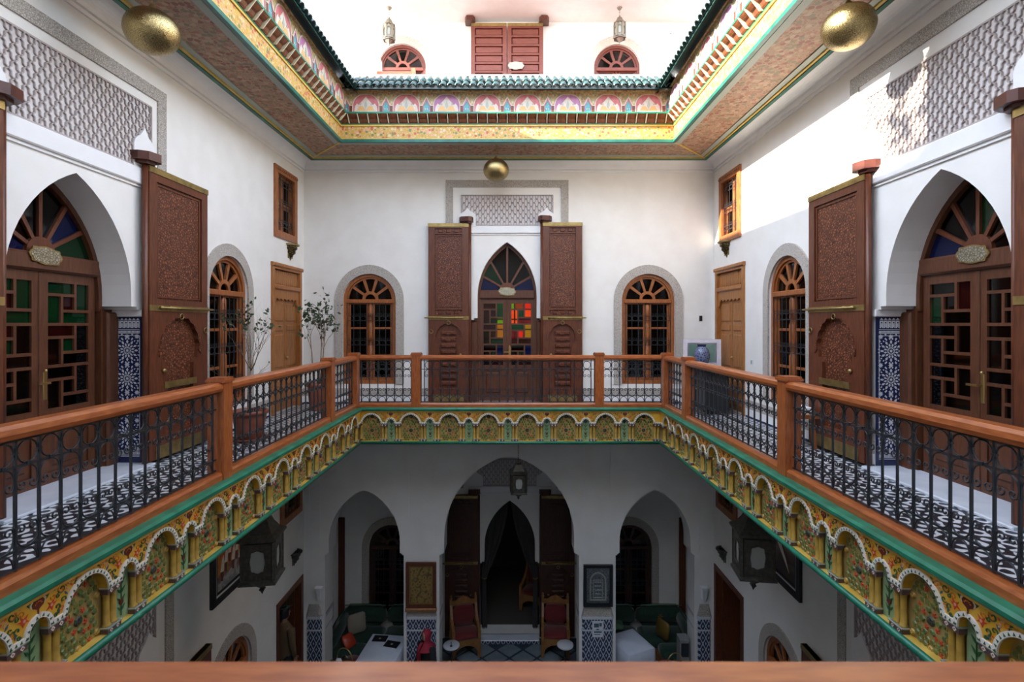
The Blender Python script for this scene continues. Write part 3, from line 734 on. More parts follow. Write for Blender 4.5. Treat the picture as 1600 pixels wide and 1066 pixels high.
def great_door(name, loc, rot, label, hw, dw, zs, za, zi, fanp, panec, yb=.36, full=True):
    rt = thing(name, label, 'door', loc, rot, kind='structure'); mt = M['sash']
    for s in (-1, 1):
        q = MB(); q.box(*sorted((s*(hw-.03), s*(hw+dw))), yb-.04, yb+.08, 0, zi); q.bbox(*sorted((s*(hw-.0), s*(hw+dw))), yb-.10, yb, 0, zi-.03 if s<0 else zi-.03, .02); part('jamb_board', q, mt, rt)
    q = MB(); o = arch_loop(0, hw+.02, zi-.02, zs, za+.02, 12); i = arch_loop(0, hw-.05, zi-.02, zs, za-.07, 12)
    q.plate(o + i[::-1], (), yb-.03, yb+.08); part('arch_casing', q, mt, rt)
    T0, T1 = 2.16, 2.34
    il = arch_loop(0, hw-.05, T1-.01, zs, za-.07, 12) if zs >= T1 else None
    lp = arch_loop(0, hw-.05, 1.5, zs, za-.07, 14)
    wl = ray_hit(lp, (0, T1), 0.0)
    wt = ray_hit(lp, (0, T0), 0.0)
    q = MB(); q.bbox(-wt-.02, wt+.02, yb-.05, yb+.05, T0, T1, .02); part('transom', q, mt, rt)
    fan(rt, lp, (0, T1), .16, 0, 5, yb+.02, M['leaf'] if full else mt, fanp, .018, .022, M['leaf'])
    inst('name_plaque', PLQ, rt, (0, yb-.055, T1-.03), (0, R(4), 0))
    lw = hw-.05+.0
    lw = min(hw-.03, wt+.0) if zs < T0 else hw-.03
    panes = {}
    for s in (-1, 1):
        a, b = (0.004, lw) if s > 0 else (-lw, -.004)
        x0, x1 = a+.085, b-.085; z0, z1 = .78, T0-.10; holes = []
        for k in range(3):
            za_, zb_ = z0+(z1-z0)*k/3, z0+(z1-z0)*(k+1)/3
            holes += pinwheel(x0, x1, za_+(.015 if k else 0), zb_-(.015 if k < 2 else 0))
        lf = inst('door_leaf', MB().plate(rect(a, b, .03, T0), holes + [rect(x0, x1, .14, .68)], yb, yb+.05).mesh('door_leaf', mt), rt)
        for k, h in enumerate(holes):
            key = panec(s, k // 5, k % 5)
            q = MB(); q.box(h[0][0]-.006, h[2][0]+.006, yb+.022, yb+.028, h[0][1]-.006, h[2][1]+.006); part('pane', q, M[key], lf)
        q = MB(); q.box(x0-.01, x1+.01, yb+.02, yb+.04, .13, .69); q.bbox(x0+.05, x1-.05, yb, yb+.03, .19, .63, .025); part('solid_panel', q, mt, lf)
        if s > 0:
            part('meeting_bead', MB().bbox(-.022,.022,yb-.012,yb+.004,.04,T0-.01,.006), mt, lf)
            q = MB(); q.bbox(.028, .072, yb-.012, yb, .88, 1.16, .006); q.lathe([(.012,0),(.012,.05)], 8); 
            q2 = MB(); q2.bbox(.028, .072, yb-.012, yb, .88, 1.16, .006)
            q2.bar((.05, yb-.055, 1.05), (.05, yb, 1.05), .018); q2.bar((.055, yb-.055, 1.05), (-.07, yb-.055, 1.05), .02, .016); q2.lathe([(.0,0),(.014,.004),(.014,.02),(0,.03)], 8, (.05, yb-.012, 1.16))
            part('lever_handle', q2, M['brassdoor'], lf)
    return rt
def pc_left(s, r, k): return ('gg','gg','gg','gg','gr')[k] if r == 2 else ('gr','dimglass','dimglass','dimglass','gg')[k] if r == 1 else 'dimglass'
def pc_right(s, r, k): return ('dimglass','gr','dimglass','gg' if s < 0 else 'dimglass','dimglass')[k] if r == 2 else 'dimglass'
def pc_back(s, r, k): return ('ga','gr','ga','gg','gy')[(k + (s > 0)*2 + r) % 5] if r else ('dimglass','gb','gr','dimglass','gg')[k]
great_door('door_2', *side(-1, DY[-1]), label='glazed arched double door in the shaded wall beside the carved shutters', hw=.74, dw=.17, zs=1.95, za=3.13, zi=1.80, fanp=['gg','gb','dimglass','dimglass','dimglass','gb'], panec=pc_left)
great_door('door_3', *side(1, DY[1]), label='glazed arched double door in the sunlit wall, brass plaque over it', hw=.74, dw=.17, zs=1.95, za=3.13, zi=1.80, fanp=['dimglass','dimglass','gg','dimglass','dimglass','gb'], panec=pc_right)
great_door('door_4', (DXB, YB, 0), 0, label='stained glass arched double door in the middle of the end wall', hw=.61, dw=.14, zs=2.2, za=3.32, zi=1.72, fanp=['gb','dimglass','dimglass','dimglass','gg','gb'], panec=pc_back, yb=.16)
# a stained-glass window at the far side of the end room, daylight behind it
rt = thing('window_10', 'daylit stained glass window glimpsed through the end door', 'window', (.02, 14.55, 1.2), 0, kind='structure')
cols = [(.95,.30,.03),(.75,.05,.02),(.9,.62,.08),(.35,.55,.06),(.95,.42,.05),(.12,.22,.55)]
em = [emit('lit_pane_%s' % n, c, .9) for n, c in zip(('orange','red','yellow','green','amber','blue'), cols)]
ix = [[3,4,1,0],[3,0,0,0],[5,0,4,0],[2,3,1,1]]
hl = []
for i in range(4):
    for j in range(4):
        r_ = rect(-.50+.25*j+.02, -.50+.25*j+.23, .28*i+.02, .28*i+.26); hl.append(r_)
        q = MB(); q.box(r_[0][0], r_[2][0], .0, .01, r_[0][1], r_[2][1]); part('pane', q, em[ix[i][j]], rt)
q = MB(); q.plate(rect(-.55,.55,-.05,1.17), hl, -.02, .04); part('sash', q, M['leaf'], rt)

# marble thresholds and the tile panels of the deep jambs
def rosette(q, cx, cz, Rr):
    for n, r, l, wd, off in ((12,.22,.07,.030,0),(12,.40,.13,.042,.5),(12,.62,.15,.050,0),(24,.84,.08,.030,.5)):
        for k in range(n):
            a = 2*pi*(k+off)/n; d = Vector((cos(a), sin(a))); t = Vector((-sin(a), cos(a)))
            p = Vector((cx, cz)) + d*r*Rr
            pts = [p - d*l*Rr, p - t*wd*Rr*1.6, p + d*l*Rr, p + t*wd*Rr*1.6]
            q.plate([tuple(x) for x in pts], (), -.003, 0, 0, back=False)
    q.plate(star(cx, cz, .12*Rr, .06*Rr, 8), (), -.003, 0, 0, back=False)
def tile_panel(loc, rot, label):
    # local: u along the jamb depth (0 .. .33), y = 0 is the face, z from the threshold up
    rt = thing('mosaic_panel', label, 'tile panel', loc, rot)
    W, H = .33, 1.72
    part('backing', MB().box(0, W, 0, .012, .03, H), M['navy'], rt)
    q = MB()
    for z in (.10,.115,.17,1.50,1.525,1.57): q.box(.03, W-.02, -.003, 0, z, z+.006)
    for u in (.03, W-.022): q.box(u, u+.006, -.003, 0, .17, 1.50)
    for k in range(20):
        u = .035+.0142*k; q.box(u, u+.007, -.003, 0, .125, .16)
        q.box(u, u+.008, -.003, 0, 1.535, 1.56)
    for k in range(6):
        u = .04+.046*k
        for pts in ([(u,1.59),(u+.012,1.59),(u+.012,1.66),(u+.030,1.66),(u+.030,1.59),(u+.040,1.59),(u+.040,1.675),(u,1.675)], [(u+.017,1.60),(u+.025,1.60),(u+.025,1.645),(u+.017,1.645)], [(u,1.685),(u+.040,1.685),(u+.02,1.705)]):
            q.plate(pts, (), -.003, 0, 0, back=False)
    cs = [.355,.68,1.005,1.33]
    for c in cs: rosette(q, W/2+.003, c, .165)
    for c in [.19] + [x+.1625 for x in cs]:
        for s in (-1, 0, 1):
            q.plate(star(W/2+s*.115, c, .030, .016, 8), (), -.003, 0, 0, back=False)
            if s:
                for j in (-1, 1):
                    q.plate(star(W/2+s*.06, c+j*.025, .013, .007, 4), (), -.003, 0, 0, back=False); q.plate(star(W/2+s*.125, c+j*.052, .014, .008, 4), (), -.003, 0, 0, back=False)
    part('mosaic', q, M['tesser'], rt, kind='stuff')
    part('impost', MB().bbox(-.03, W+.02, -.03, .02, 1.72, 1.80, .01), M['stucco'], rt)
tile_panel((XL-.0-.33, DY[-1]+.91-.012, 0), 0, 'blue and white mosaic jamb panel by the shaded glazed door')
tile_panel((XR, DY[1]+.91-.012, 0), 0, 'blue and white mosaic jamb panel by the sunlit-side glazed door')
for sgn, lab in ((-1, 'pale marble doorstep before the shaded glazed door'), (1, 'pale marble doorstep before the sunlit-side glazed door')):
    l, r = side(sgn, DY[sgn]); part('doorstep', MB().bbox(-.90, .90, -.17, .36, .0, .03, .008), M['marble'], None, l, r, label=lab, cat='doorstep')
part('doorstep', MB().bbox(-.72, .72, -.12, .16, .0, .03, .008), M['marble'], None, (DXB, YB, 0), 0, label='pale marble doorstep before the stained glass end door', cat='doorstep')

# ------------------------------------------------------------------ great carved shutters
RINGK = MB().tube([(.035*cos(2*pi*t/12), 0, .035*sin(2*pi*t/12)) for t in range(12)], .007, 5, True, ref=(0,1,0)).mesh('ring_knocker', M['brass'])
STUD = MB().lathe([(0,-.03),(.02,-.028),(.028,-.01),(.022,0)], 8).xf(Matrix.Rotation(R(-90),4,'X')).mesh('stud', M['brass'])
def shutter(name, loc, rot, label, W, top, mid, s, style, group, wood='leaf'):
    rt = thing(name, label, 'shutter', loc, rot, group=group)
    X = lambda a, b: tuple(sorted((s*a, s*b)))
    y0, y1 = -.12, -.055; b0 = .045
    ap = mid-.12; iw = W*.22
    def lobed(n=9, grow=0.):
        pts = []; hw = W/2-iw*.85+grow; zs = ap-hw*1.15
        for i in range(n*4+1):
            a = pi*i/(n*4); sc = 1+.05*abs(sin(a*n))
            pts.append((s*(W/2+hw*cos(a)*sc), zs+hw*1.15*sin(a)*sc))
        k = .72
        return [(s*(W/2+hw*k), b0+.28)] + [(s*(W/2+hw*k), zs-.16), (s*(W/2+hw*.95), zs-.10)] + pts + [(s*(W/2-hw*.95), zs-.10), (s*(W/2-hw*k), zs-.16), (s*(W/2-hw*k), b0+.28)]
    up = rect(*X(.13, W-.13), mid+.20 if style else mid+.10, top-.22 if style else top-.16)
    extra = [rect(*X(.13, W-.13), top-.20, top-.10), rect(*X(.13, W-.13), mid+.06, mid+.16)] if style else []
    q = MB(); q.plate(rect(*X(0, W), b0, top), [up, lobed()] + extra, y0, y1); part('leaf_frame', q, M[wood], rt)
    q = MB(); q.box(*X(.10, W-.10), y0+.025, y1, mid+.03, top-.08); part('carved_panel', q, (M['carvewood'] if wood == 'leaf' else M[wood]), rt)
    q = MB(); q.plate(rect(*X(.15, W-.15), up[0][1]+.02, up[2][1]-.02), [rect(*X(.17, W-.17), up[0][1]+.04, up[2][1]-.04)], y0+.012, y0+.03); part('panel_bead', q, M[wood], rt)
    q = MB(); q.box(*X(.10, W-.10), y0+.045, y1, b0+.2, mid-.05); part('wicket_panel', q, M[wood] if style else (M['carvewood'] if wood == 'leaf' else M[wood]), rt)
    if style:
        n = 9; h = (ap-.10-b0-.34)/n; bl = MB().bbox(-W*.19, W*.19, y0+.012, y0+.05, .0, h*.62, .012).mesh('raised_block', M[wood])
        sm = MB().bbox(-.04, .04, y0+.004, y0+.03, .0, h*.40, .01).mesh('raised_block', M[wood])
        for k in range(n):
            inst('raised_block', bl, rt, (s*W/2, 0, b0+.34+h*k))
            for j in (-1, 1): inst('raised_block', sm, rt, (s*W/2+j*W*.10, 0, b0+.34+h*k+h*.1))
        sb = MB().bbox(-.045,.045,y0+.008,y0+.03,-.035,.035,.01).mesh('raised_block', M[wood])
        for zc in (top-.15, mid+.11):
            for j in range(3): inst('raised_block', sb, rt, (s*(W/2+(j-1)*W*.2), 0, zc))
    ins, out = lobed(), lobed(9, .05)
    q = MB(); k0, k1 = 3, len(ins)-3
    q.plate(out[k0:k1] + ins[k0:k1][::-1], (), y0-.014, y0+.005); part('lobed_arch', q, M[wood] if style else (M['carvewood'] if wood == 'leaf' else M[wood]), rt)
    for nm, z0, z1, a, b, m in (('brass_band', top-.07, top, -.005, W+.005, 'brass'), ('brass_band', mid-.04, mid+.03, -.005, W+.005, 'brass'), ('brass_band', b0, b0+.15, .10, W-.10, 'brass'), ('brass_band', .86, .94, W/2-iw*1.25, W/2+iw*1.25, 'brass')):
        if style and z0 == .86: continue
        q = MB(); q.box(*X(a, b), y0-.010, y0+.002 if z0 < top-.1 else y1+.01, z0, z1); part(nm, q, M[m], rt)
    q = MB(); q.tube([(s*W*.12, y0-.035, mid), (s*(W+.06), y0-.035, mid)], .014, 8); q.lathe([(0,-.012),(.02,-.008),(.02,.008),(0,.012)], 8, (s*(W+.06), y0-.035, mid))
    part('sliding_bolt', q, M['brass'], rt)
    for t in (.16, .30): inst('stud', STUD, rt, (s*W*t, y0-.01, mid))
    inst('ring_knocker', RINGK, rt, (s*(W-.06), y0-.012, mid-.28)); inst('ring_knocker', RINGK, rt, (s*W*.5, y0-.012, ap+.02))
    inst('stud', STUD, rt, (s*(W/2-iw*1.35), y0-.005, mid-.75))
    q = MB(); q.tube([(s*-.02, -.085, 0.034), (s*-.02, -.085, top-.004)], .032, 8); part('pivot_post', q, M[wood], rt)
    return rt
def pivot_block(loc, rot, label, s):
    o = [(-.19,.01),(-.19,-.10),(-.13,-.20),(.06,-.24),(.13,-.20),(.16,-.10),(.16,.01)]
    q = MB(); q.plate([(x*.8, y*.95) for x, y in o], (), 0, .095, fn=lambda a, b, t: (a*s, b, t)); q.plate([(x*.55, y*.7) for x, y in o], (), -.03, 0, fn=lambda a, b, t: (a*s, b, t))
    part('pivot_block', q, M['cap'], None, loc, rot, label=label, cat='bracket', group='wooden pivot blocks over the shutters')
gr = 'tall carved door shutters folded against the walls'
l, r = side(-1, DY[-1]+.86); shutter('carved_shutter', l, r, 'carved shutter by the mosaic jamb on the ficus wall', 1.14, 3.47, 1.83, 1, 0, gr); pivot_block((l[0], l[1]-.0, 3.502), r, 'dark wooden block over the shutter between arch and ficus window', 1)
l, r = side(-1, DY[-1]-.86); shutter('carved_shutter', l, r, 'carved shutter on the ficus wall cut by the picture edge', 1.14, 3.47, 1.83, -1, 0, gr); pivot_block((l[0], l[1], 3.502), r, 'dark wooden block at the picture edge of the ficus wall', -1)
l, r = side(1, DY[1]+.92); shutter('carved_shutter', l, r, 'carved shutter with long brass bolt beside the sunlit arch', 1.12, 3.35, 1.83, -1, 0, gr); pivot_block((l[0], l[1], 3.382), r, 'dark wooden block over the sunlit shutter with brass bolt', -1)
l, r = side(1, DY[1]-.86); shutter('carved_shutter', l, r, 'carved shutter on the sunlit wall cut by the picture edge', 1.12, 3.35, 1.83, 1, 0, gr); pivot_block((l[0], l[1], 3.382), r, 'dark wooden block at the picture edge of the sunlit wall', 1)
shutter('carved_shutter', (DXB-.78, YB, 0), 0, 'blocked carved shutter between corner-tree window and stained glass door', .82, 3.68, 1.76, -1, 1, gr); pivot_block((DXB-.82, YB, 3.712), 0, 'dark wooden block over the shutter nearer the leafy tree', 1)
shutter('carved_shutter', (DXB+.73, YB, 0), 0, 'blocked carved shutter between stained glass door and picture-side window', .80, 3.70, 1.76, 1, 1, gr); pivot_block((DXB+.76, YB, 3.732), 0, 'dark wooden block over the shutter nearer the framed picture', -1)

# ------------------------------------------------------------------ plaster frames and lattice panels
def lattice_mb(W, H, cw, ch):
    q = MB(); nx = round(W/cw); nz = round(H/ch); cw, ch = W/nx, H/nz
    for i in range(nx):
        for j in range(nz*2):
            for s in (-1, 1):
                x0 = -W/2 + cw*(i+.5); z0 = ch*j/2; dx = s*cw/2; fl = 1 if j % 2 == 0 else -1
                # s-curved side of a lozenge
                p0 = (x0 if fl > 0 else x0+dx, 0, z0); p1 = (x0+dx if fl > 0 else x0, 0, z0+ch/2)
                a = Vector(p0); b = Vector(p1); n = Vector((b.z-a.z, 0, a.x-b.x)).normalized()*cw*.10*s*fl
                m1 = a.lerp(b, .33)+n; m2 = a.lerp(b, .67)-n
                for u, v in ((a, m1), (m1, m2), (m2, b)): q.bar(u, v, .011, .022)
    q.box(-W/2-.008, -W/2+.008, -.012, .012, 0, H); q.box(W/2-.008, W/2+.008, -.012, .012, 0, H); q.box(-W/2, W/2, -.012, .012, H-.01, H+.006); q.box(-W/2, W/2, -.012, .012, -.006, .01)
    return q
_lat = {}
def overdoor(loc, rot, label, half, top, bot, lw, lz0, lz1, ledge, mh):
    rt = thing('trim_8', label, 'plaster panel', loc, rot, kind='structure')
    q = MB(); bw = .15
    q.plate([(-half,bot),(-half,top),(half,top),(half,bot),(half-bw,bot),(half-bw,top-bw),(-half+bw,top-bw),(-half+bw,bot)], (), -.02, .0); part('carved_band', q, M['carved'], rt)
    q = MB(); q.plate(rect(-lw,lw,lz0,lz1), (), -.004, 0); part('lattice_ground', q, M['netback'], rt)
    key = (lw, lz1-lz0)
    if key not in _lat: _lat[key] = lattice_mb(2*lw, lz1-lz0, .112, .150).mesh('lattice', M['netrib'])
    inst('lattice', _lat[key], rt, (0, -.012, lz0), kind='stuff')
    q = MB(); q.bbox(-lw-.05, lw+.05, -.05, 0, lz0-ledge, lz0-.012, .012); q.box(-lw-.04, lw+.04, -.02, 0, lz0-ledge-.03, lz0-ledge); part('ledge', q, M['stucco'], rt)
    for s in (-1, 1):
        c = s*(lw-.13); w_ = .17
        o = [(c-w_,lz0-.02),(c-w_,lz0+mh*.52),(c-w_*.92,lz0+mh*.62),(c-w_*.72,lz0+mh*.70),(c-w_*.42,lz0+mh*.78),(c-w_*.16,lz0+mh*.90),(c,lz0+mh)]
        o += [(2*c-x, z) for x, z in o[-2::-1]]
        q = MB(); q.plate(o, (), -.034, 0); part('merlon', q, M['stucco'], rt)
    return rt
overdoor(*side(-1, DY[-1]), label='plaster lattice panel and carved band over the shaded arch', half=1.31, top=4.48, bot=3.0, lw=1.04, lz0=3.44, lz1=4.21, ledge=.20, mh=.48)
overdoor(*side(1, DY[1]), label='plaster lattice panel over the sunlit arch, dappled with light', half=1.33, top=4.60, bot=3.0, lw=1.06, lz0=3.42, lz1=4.26, ledge=.20, mh=.50)
overdoor((DXB, YB, 0), 0, 'plaster lattice panel and band over the stained glass end door', 1.26, 4.59, 3.55, .94, 3.66, 4.28, .17, .36)
for sgn, lab in ((-1, 'plaster lattice over the ground floor door below the ficus gallery'), (1, 'plaster lattice over the ground floor door below the sunlit wall')):
    overdoor(*side(sgn, 5.12, ZG), label=lab, half=1.48, top=4.48, bot=2.2, lw=1.14, lz0=3.44, lz1=4.21, ledge=.20, mh=.48)
overdoor((-.10, 12.5, ZG+.05), 0, 'dim plaster lattice over the doorway with drapes in the loggia', 1.26, 4.55, 3.55, .94, 3.62, 4.25, .17, .36)
l, r = side(-1, 5.12+.88, ZG); shutter('carved_shutter', l, r, 'dark shutter top showing over the front rail below the ficus gallery', 1.24, 3.10, 1.8, 1, 0, gr)
l, r = side(1, 5.12+.88, ZG); shutter('carved_shutter', l, r, 'dark shutter top showing over the front rail below the sunlit wall', 1.24, 3.10, 1.8, -1, 0, gr)
shutter('carved_shutter', (-.10-.76, 12.5, ZG+.06), 0, 'dark shutter behind the red throne chair by the headscarfed woman', .78, 3.40, 1.80, -1, 1, gr, 'leafshade')
shutter('carved_shutter', (-.10+.76, 12.5, ZG+.06), 0, 'dark shutter behind the red throne chair by the notice pier', .78, 3.40, 1.80, 1, 1, gr, 'leafshade')
pivot_block((-.93, 12.5, ZG+3.492), 0, 'dark block over the loggia shutter by the gilt picture pier', 1)
pivot_block((.73, 12.5, ZG+3.492), 0, 'dark block over the loggia shutter by the notice pier', -1)
# ------------------------------------------------------------------ carved and painted gallery fascia
PITCH = .686; BR, BS, BA = .163, -.125, .045       # big arch: half width, spring, apex
NR, NS, NA = .062, -.10, -.03                      # small niche
ZB, ZT = -.43, .085                                # foot and head of the arcade
def lower_edge(nl, nr, el, er):
    # lower outline of the spandrel from left to right: half niche, pier, big arch, pier, half niche
    h = arch_half(BR, BA-BS, 8); g = arch_half(NR, NA-NS, 5); p = PITCH/2; pts = []
    if nl: pts += [(-p + a, NS+b) for a, b in reversed(g)] + [(-p+NR, BS+.008)]
    else: pts += [(-el, BS+.008)]
    pts += [(-BR, BS+.008)] + [(-a, BS+b) for a, b in h] + [(a, BS+b) for a, b in reversed(h[:-1])] + [(BR, BS+.008)]
    if nr: pts += [(p-NR, BS+.008)] + [(p - a, NS+b) for a, b in g]
    else: pts += [(er, BS+.008)]
    return pts
def offset(pts, d):
    out = []
    for i, p in enumerate(pts):
        a = pts[max(i-1, 0)]; b = pts[min(i+1, len(pts)-1)]
        t = Vector((b[0]-a[0], b[1]-a[1])).normalized(); out.append((p[0]-t.y*d, p[1]+t.x*d))
    return out
def spandrel(nl, nr, el, er):
    e = lower_edge(nl, nr, el, er); x0, x1 = e[0][0], e[-1][0]
    q = MB(); q.plate([(x0, ZT)] + e + [(x1, ZT)], (), 0, .075)
    b = MB(); e2 = [(min(max(x, x0), x1), z) for x, z in offset(e, .028)]
    b.plate(e + e2[::-1], (), -.012, 0, 0, back=False)
    b2 = []                                        # small dark triangles along the white border
    L = [0]
    for i in range(1, len(e)): L.append(L[-1] + math.dist(e[i-1], e[i]))
    n = int(L[-1]/.030)
    for k in range(n):
        s = L[-1]*(k+.5)/n; i = max(j for j in range(len(e)-1) if L[j] <= s); f = (s-L[i])/max(1e-6, L[i+1]-L[i])
        p = Vector(e[i]).lerp(Vector(e[i+1]), f); t = (Vector(e[i+1])-Vector(e[i])).normalized(); nn = Vector((-t.y, t.x))
        b.plate([tuple(p+nn*.005-t*.008), tuple(p+nn*.005+t*.008), tuple(p+nn*.023+t*.002)], (), -.0135, -.012, 1, back=False)
    return q.mesh('spandrel', M['yellow']), b.mesh('beaded_border', [M['whitep'], M['vine']])
SPAN = {}
def star_panel():
    q = MB(); mats = ['olive','petal','medal','red','goldpaint','ochre']
    inside = lambda x, z, m: (z < BS and abs(x) < BR-m and z > ZB+m*.4) or (z >= BS and (x/(BR-m))**2 + ((z-BS)/(BA-BS-m))**2 < 1)
    def dome(pts, h, m):
        c = Vector((sum(p[0] for p in pts)/len(pts), sum(p[1] for p in pts)/len(pts)))
        vs = [(p[0], 0, p[1]) for p in pts] + [(c.x+(p[0]-c.x)*.72, -h, c.y+(p[1]-c.y)*.72) for p in pts]; n = len(pts)
        q.add(vs, [(i, (i+1)%n, n+(i+1)%n, n+i) for i in range(n)] + [tuple(range(n, 2*n))], m)
    used = []
    meds = [(0,-.005),(0,-.245),(-.145,-.155),(.145,-.155),(0,-.425),(-.15,-.40),(.15,-.40)]
    for x, z in meds:
        big = x == 0 and z > -.4
        if inside(x, z, .005):
            r = .034 if big else .024
            dome(circ(x, z, r, 10), .010, 2 if big else 5); dome(star(x, z, r*.75, r*.35, 6), .013, 2 if big else 4); used.append((x, z, r+.004))
        if big:
            for k in range(4):
                a = pi/4 + pi/2*k + .25; sx, sz = x+.062*cos(a), z+.062*sin(a)
                if inside(sx, sz, .012): dome(star(sx, sz, .021, .010, 5, a), .007, 3); used.append((sx, sz, .017))
            for k in range(8):
                a = pi*k/4 + .25
                if k % 2 == 1: continue
                sx, sz = x+.066*cos(a), z+.066*sin(a)
                if inside(sx, sz, .02): dome([(sx+.024*cos(a+u)*(1 if abs(cos(u))>.5 else .7), sz+.024*sin(a+u)*(1 if abs(cos(u))>.5 else .7)) for u in [pi*j/3 for j in range(6)]], .009, 1); used.append((sx, sz, .021))
    rr = random.Random(3)
    for j in range(13):
        for i in range(-5, 6):
            x = i*.043 + (.0215 if j % 2 else 0); z = ZB + .018 + j*.039
            if not inside(x, z, .014) or any(math.hypot(x-a, z-b) < r+.015 for a, b, r in used): continue
            a = pi/6 + rr.choice((0, .5, -.5)); st = rr.random() < .16
            if st: dome(star(x, z, .018, .009, 5, a), .006, 3)
            else: dome([(x+.0205*cos(a+pi*k/3), z+.0205*sin(a+pi*k/3)) for k in range(6)], .008, 1)
            # gilt interlace strip beside the piece
            q.bar((x+.019, -.004, z-.012), (x+.019, -.004, z+.012), .003, .004, 4)
            used.append((x, z, .008))
    return q.mesh('star_panel', [M[k] for k in mats])
STAR = star_panel()
def niche_panel():
    q = MB(); q.box(-.001, .001, -.001, 0, ZB, NA)
    q.bar((0,-.004,ZB+.03), (0,-.004,NA-.04), .006, .004, 1)
    for k in range(5):
        z = ZB+.06+k*.062
        for s in (-1, 1): q.plate([(0,z),(s*.018,z+.012),(s*.034,z+.042),(s*.012,z+.030)], (), -.005, -.001, 1, back=False)
    q.plate([(0,NA-.085),(-.022,NA-.06),(-.018,NA-.025),(0,NA-.04),(.018,NA-.025),(.022,NA-.06)], (), -.006, -.001, 2, back=False)
    q.plate([(0,ZB+.10),(-.02,ZB+.12),(-.016,ZB+.15),(0,ZB+.135),(.016,ZB+.15),(.02,ZB+.12)], (), -.007, -.001, 3, back=False)
    return q.mesh('painted_sprig', [M['mint'], M['vine'], M['bluep'], M['maroon']])
SPRIG = niche_panel()
colm = MB().lathe([(.030,0),(.030,.010),(.022,.018),(.021,.20),(.024,.215),(.029,.222),(.029,.232)], 10, sy=.9).mesh('column', M['ochre'])
def block(nm, w, h, sq):
    q = MB(); q.box(-w/2, w/2, -.035, .02, 0, h); q.box(-w/2-.006, w/2+.006, -.042, .02, h-.009, h, 2)
    for s in (-1, 1):
        q.plate([(s*w*.24-.014, h*.42),(s*w*.24, h*.42-.015),(s*w*.24+.014, h*.42),(s*w*.24, h*.42+.015)], (), -.037, -.035, 1, back=False)
        q.plate([(s*w*.24-.006, h*.42),(s*w*.24, h*.42-.006),(s*w*.24+.006, h*.42),(s*w*.24, h*.42+.006)], (), -.038, -.036, 3, back=False)
    return q.mesh(nm, [M['plum'], M['whitep'], M['greyp'], M['red']])
CAPI = block('capital', .118, .046, 2); PLIN = block('plinth', .118, .044, 2)
def painted_ornament():
    # palmette over the niche, two red lilies and scrolling tendrils on the yellow ground; all flat painted slips
    q = MB()
    pal = lambda s, dz=0: [(0+0*s, -.012+dz)] + [(s*x, z+dz) for x, z in ((.012,.0),(.034,.012),(.040,.034),(.026,.054),(.010,.050),(0,.058),(-.010,.050),(-.026,.054),(-.040,.034),(-.034,.012),(-.012,.0))]
    q.plate(pal(1.35, .004), (), -.002, 0, 0, back=False); q.plate(pal(1), (), -.004, 0, 1, back=False)
    q.bar((0,-.003,.03), (0,-.003,-.035), .008, .003, 1)
    for k in range(5):
        a = pi/2 + (k-2)*.55; q.plate(circ(.022*cos(a), .018+.022*sin(a), .005, 5), (), -.006, -.003, 2, back=False)
    for s in (-1, 1):
        cx, cz = s*.085, -.025
        q.plate([(cx+dx*s, cz+dz) for dx, dz in ((-.034,-.018),(-.012,.004),(-.024,.026),(.002,.012),(.022,.032),(.016,.006),(.040,.008),(.014,-.010),(.006,-.034),(-.008,-.012))], (), -.003, 0, 3, back=False)
        q.plate(circ(cx, cz, .009, 6), (), -.005, 0, 4, back=False)
        def curl(c, r, a0, turns, m, w):
            pts = []
            for i in range(17):
                f = i/16; a = a0 + s*turns*2*pi*f; pts.append((c[0]+r*(1-.75*f)*cos(a), c[1]+r*(1-.75*f)*sin(a)))
            L = offset(pts, w/2); Rr = offset(pts, -w/2); q.plate(L + Rr[::-1], (), -.002-.0006*m, 0, m, back=False)
        curl((s*.155, .035), .036, pi*(s < 0), 1.1, 2, .010); curl((s*.155, .035), .026, pi*(s > 0), 1.0, 5, .006)
        curl((s*.215, .052), .020, pi/2, 1.0, 4, .006); curl((s*.125, -.058), .022, -pi/2, .9, 5, .006); curl((s*.235, .030), .022, 0, .9, 2, .007)
        curl((s*.06, .055), .016, pi/2, .9, 5, .005)
        rr = random.Random(11 if s < 0 else 11)
        for (px, pz, r_, m_) in ((.10,.015,.020,2),(.165,-.035,.020,5),(.155,-.075,.017,2),(.13,.005,.014,5),(.285,.058,.016,2),(.335,.066,.012,5),(.045,-.075,.016,2),(.19,.015,.014,4),(.115,-.10,.014,5),(.03,.064,.012,2),(.255,.02,.012,5)):
            curl((s*px, pz), r_, rr.uniform(0, 6.28), rr.uniform(.7, 1.2), m_, .005)
        for cx_, cz_, a in ((.12,.058,.6),(.185,-.005,2.2),(.06,.045,1.2),(.20,.06,0),(.135,-.085,1.8),(.26,.045,.8),(.305,.062,2.6)):
            c_ = Vector((s*cx_, cz_)); d = Vector((cos(a)*s, sin(a))); t = Vector((-d.y, d.x))
            q.plate([tuple(c_-d*.018), tuple(c_-t*.007), tuple(c_+d*.018), tuple(c_+t*.007)], (), -.0035, 0, 5 if cz_ > 0 else 6, back=False)
    return q.mesh('painted_ornament', [M['cream'], M['maroon'], M['orange'], M['red'], M['pinkp'], M['vine'], M['bluep']])
ORN = painted_ornament()
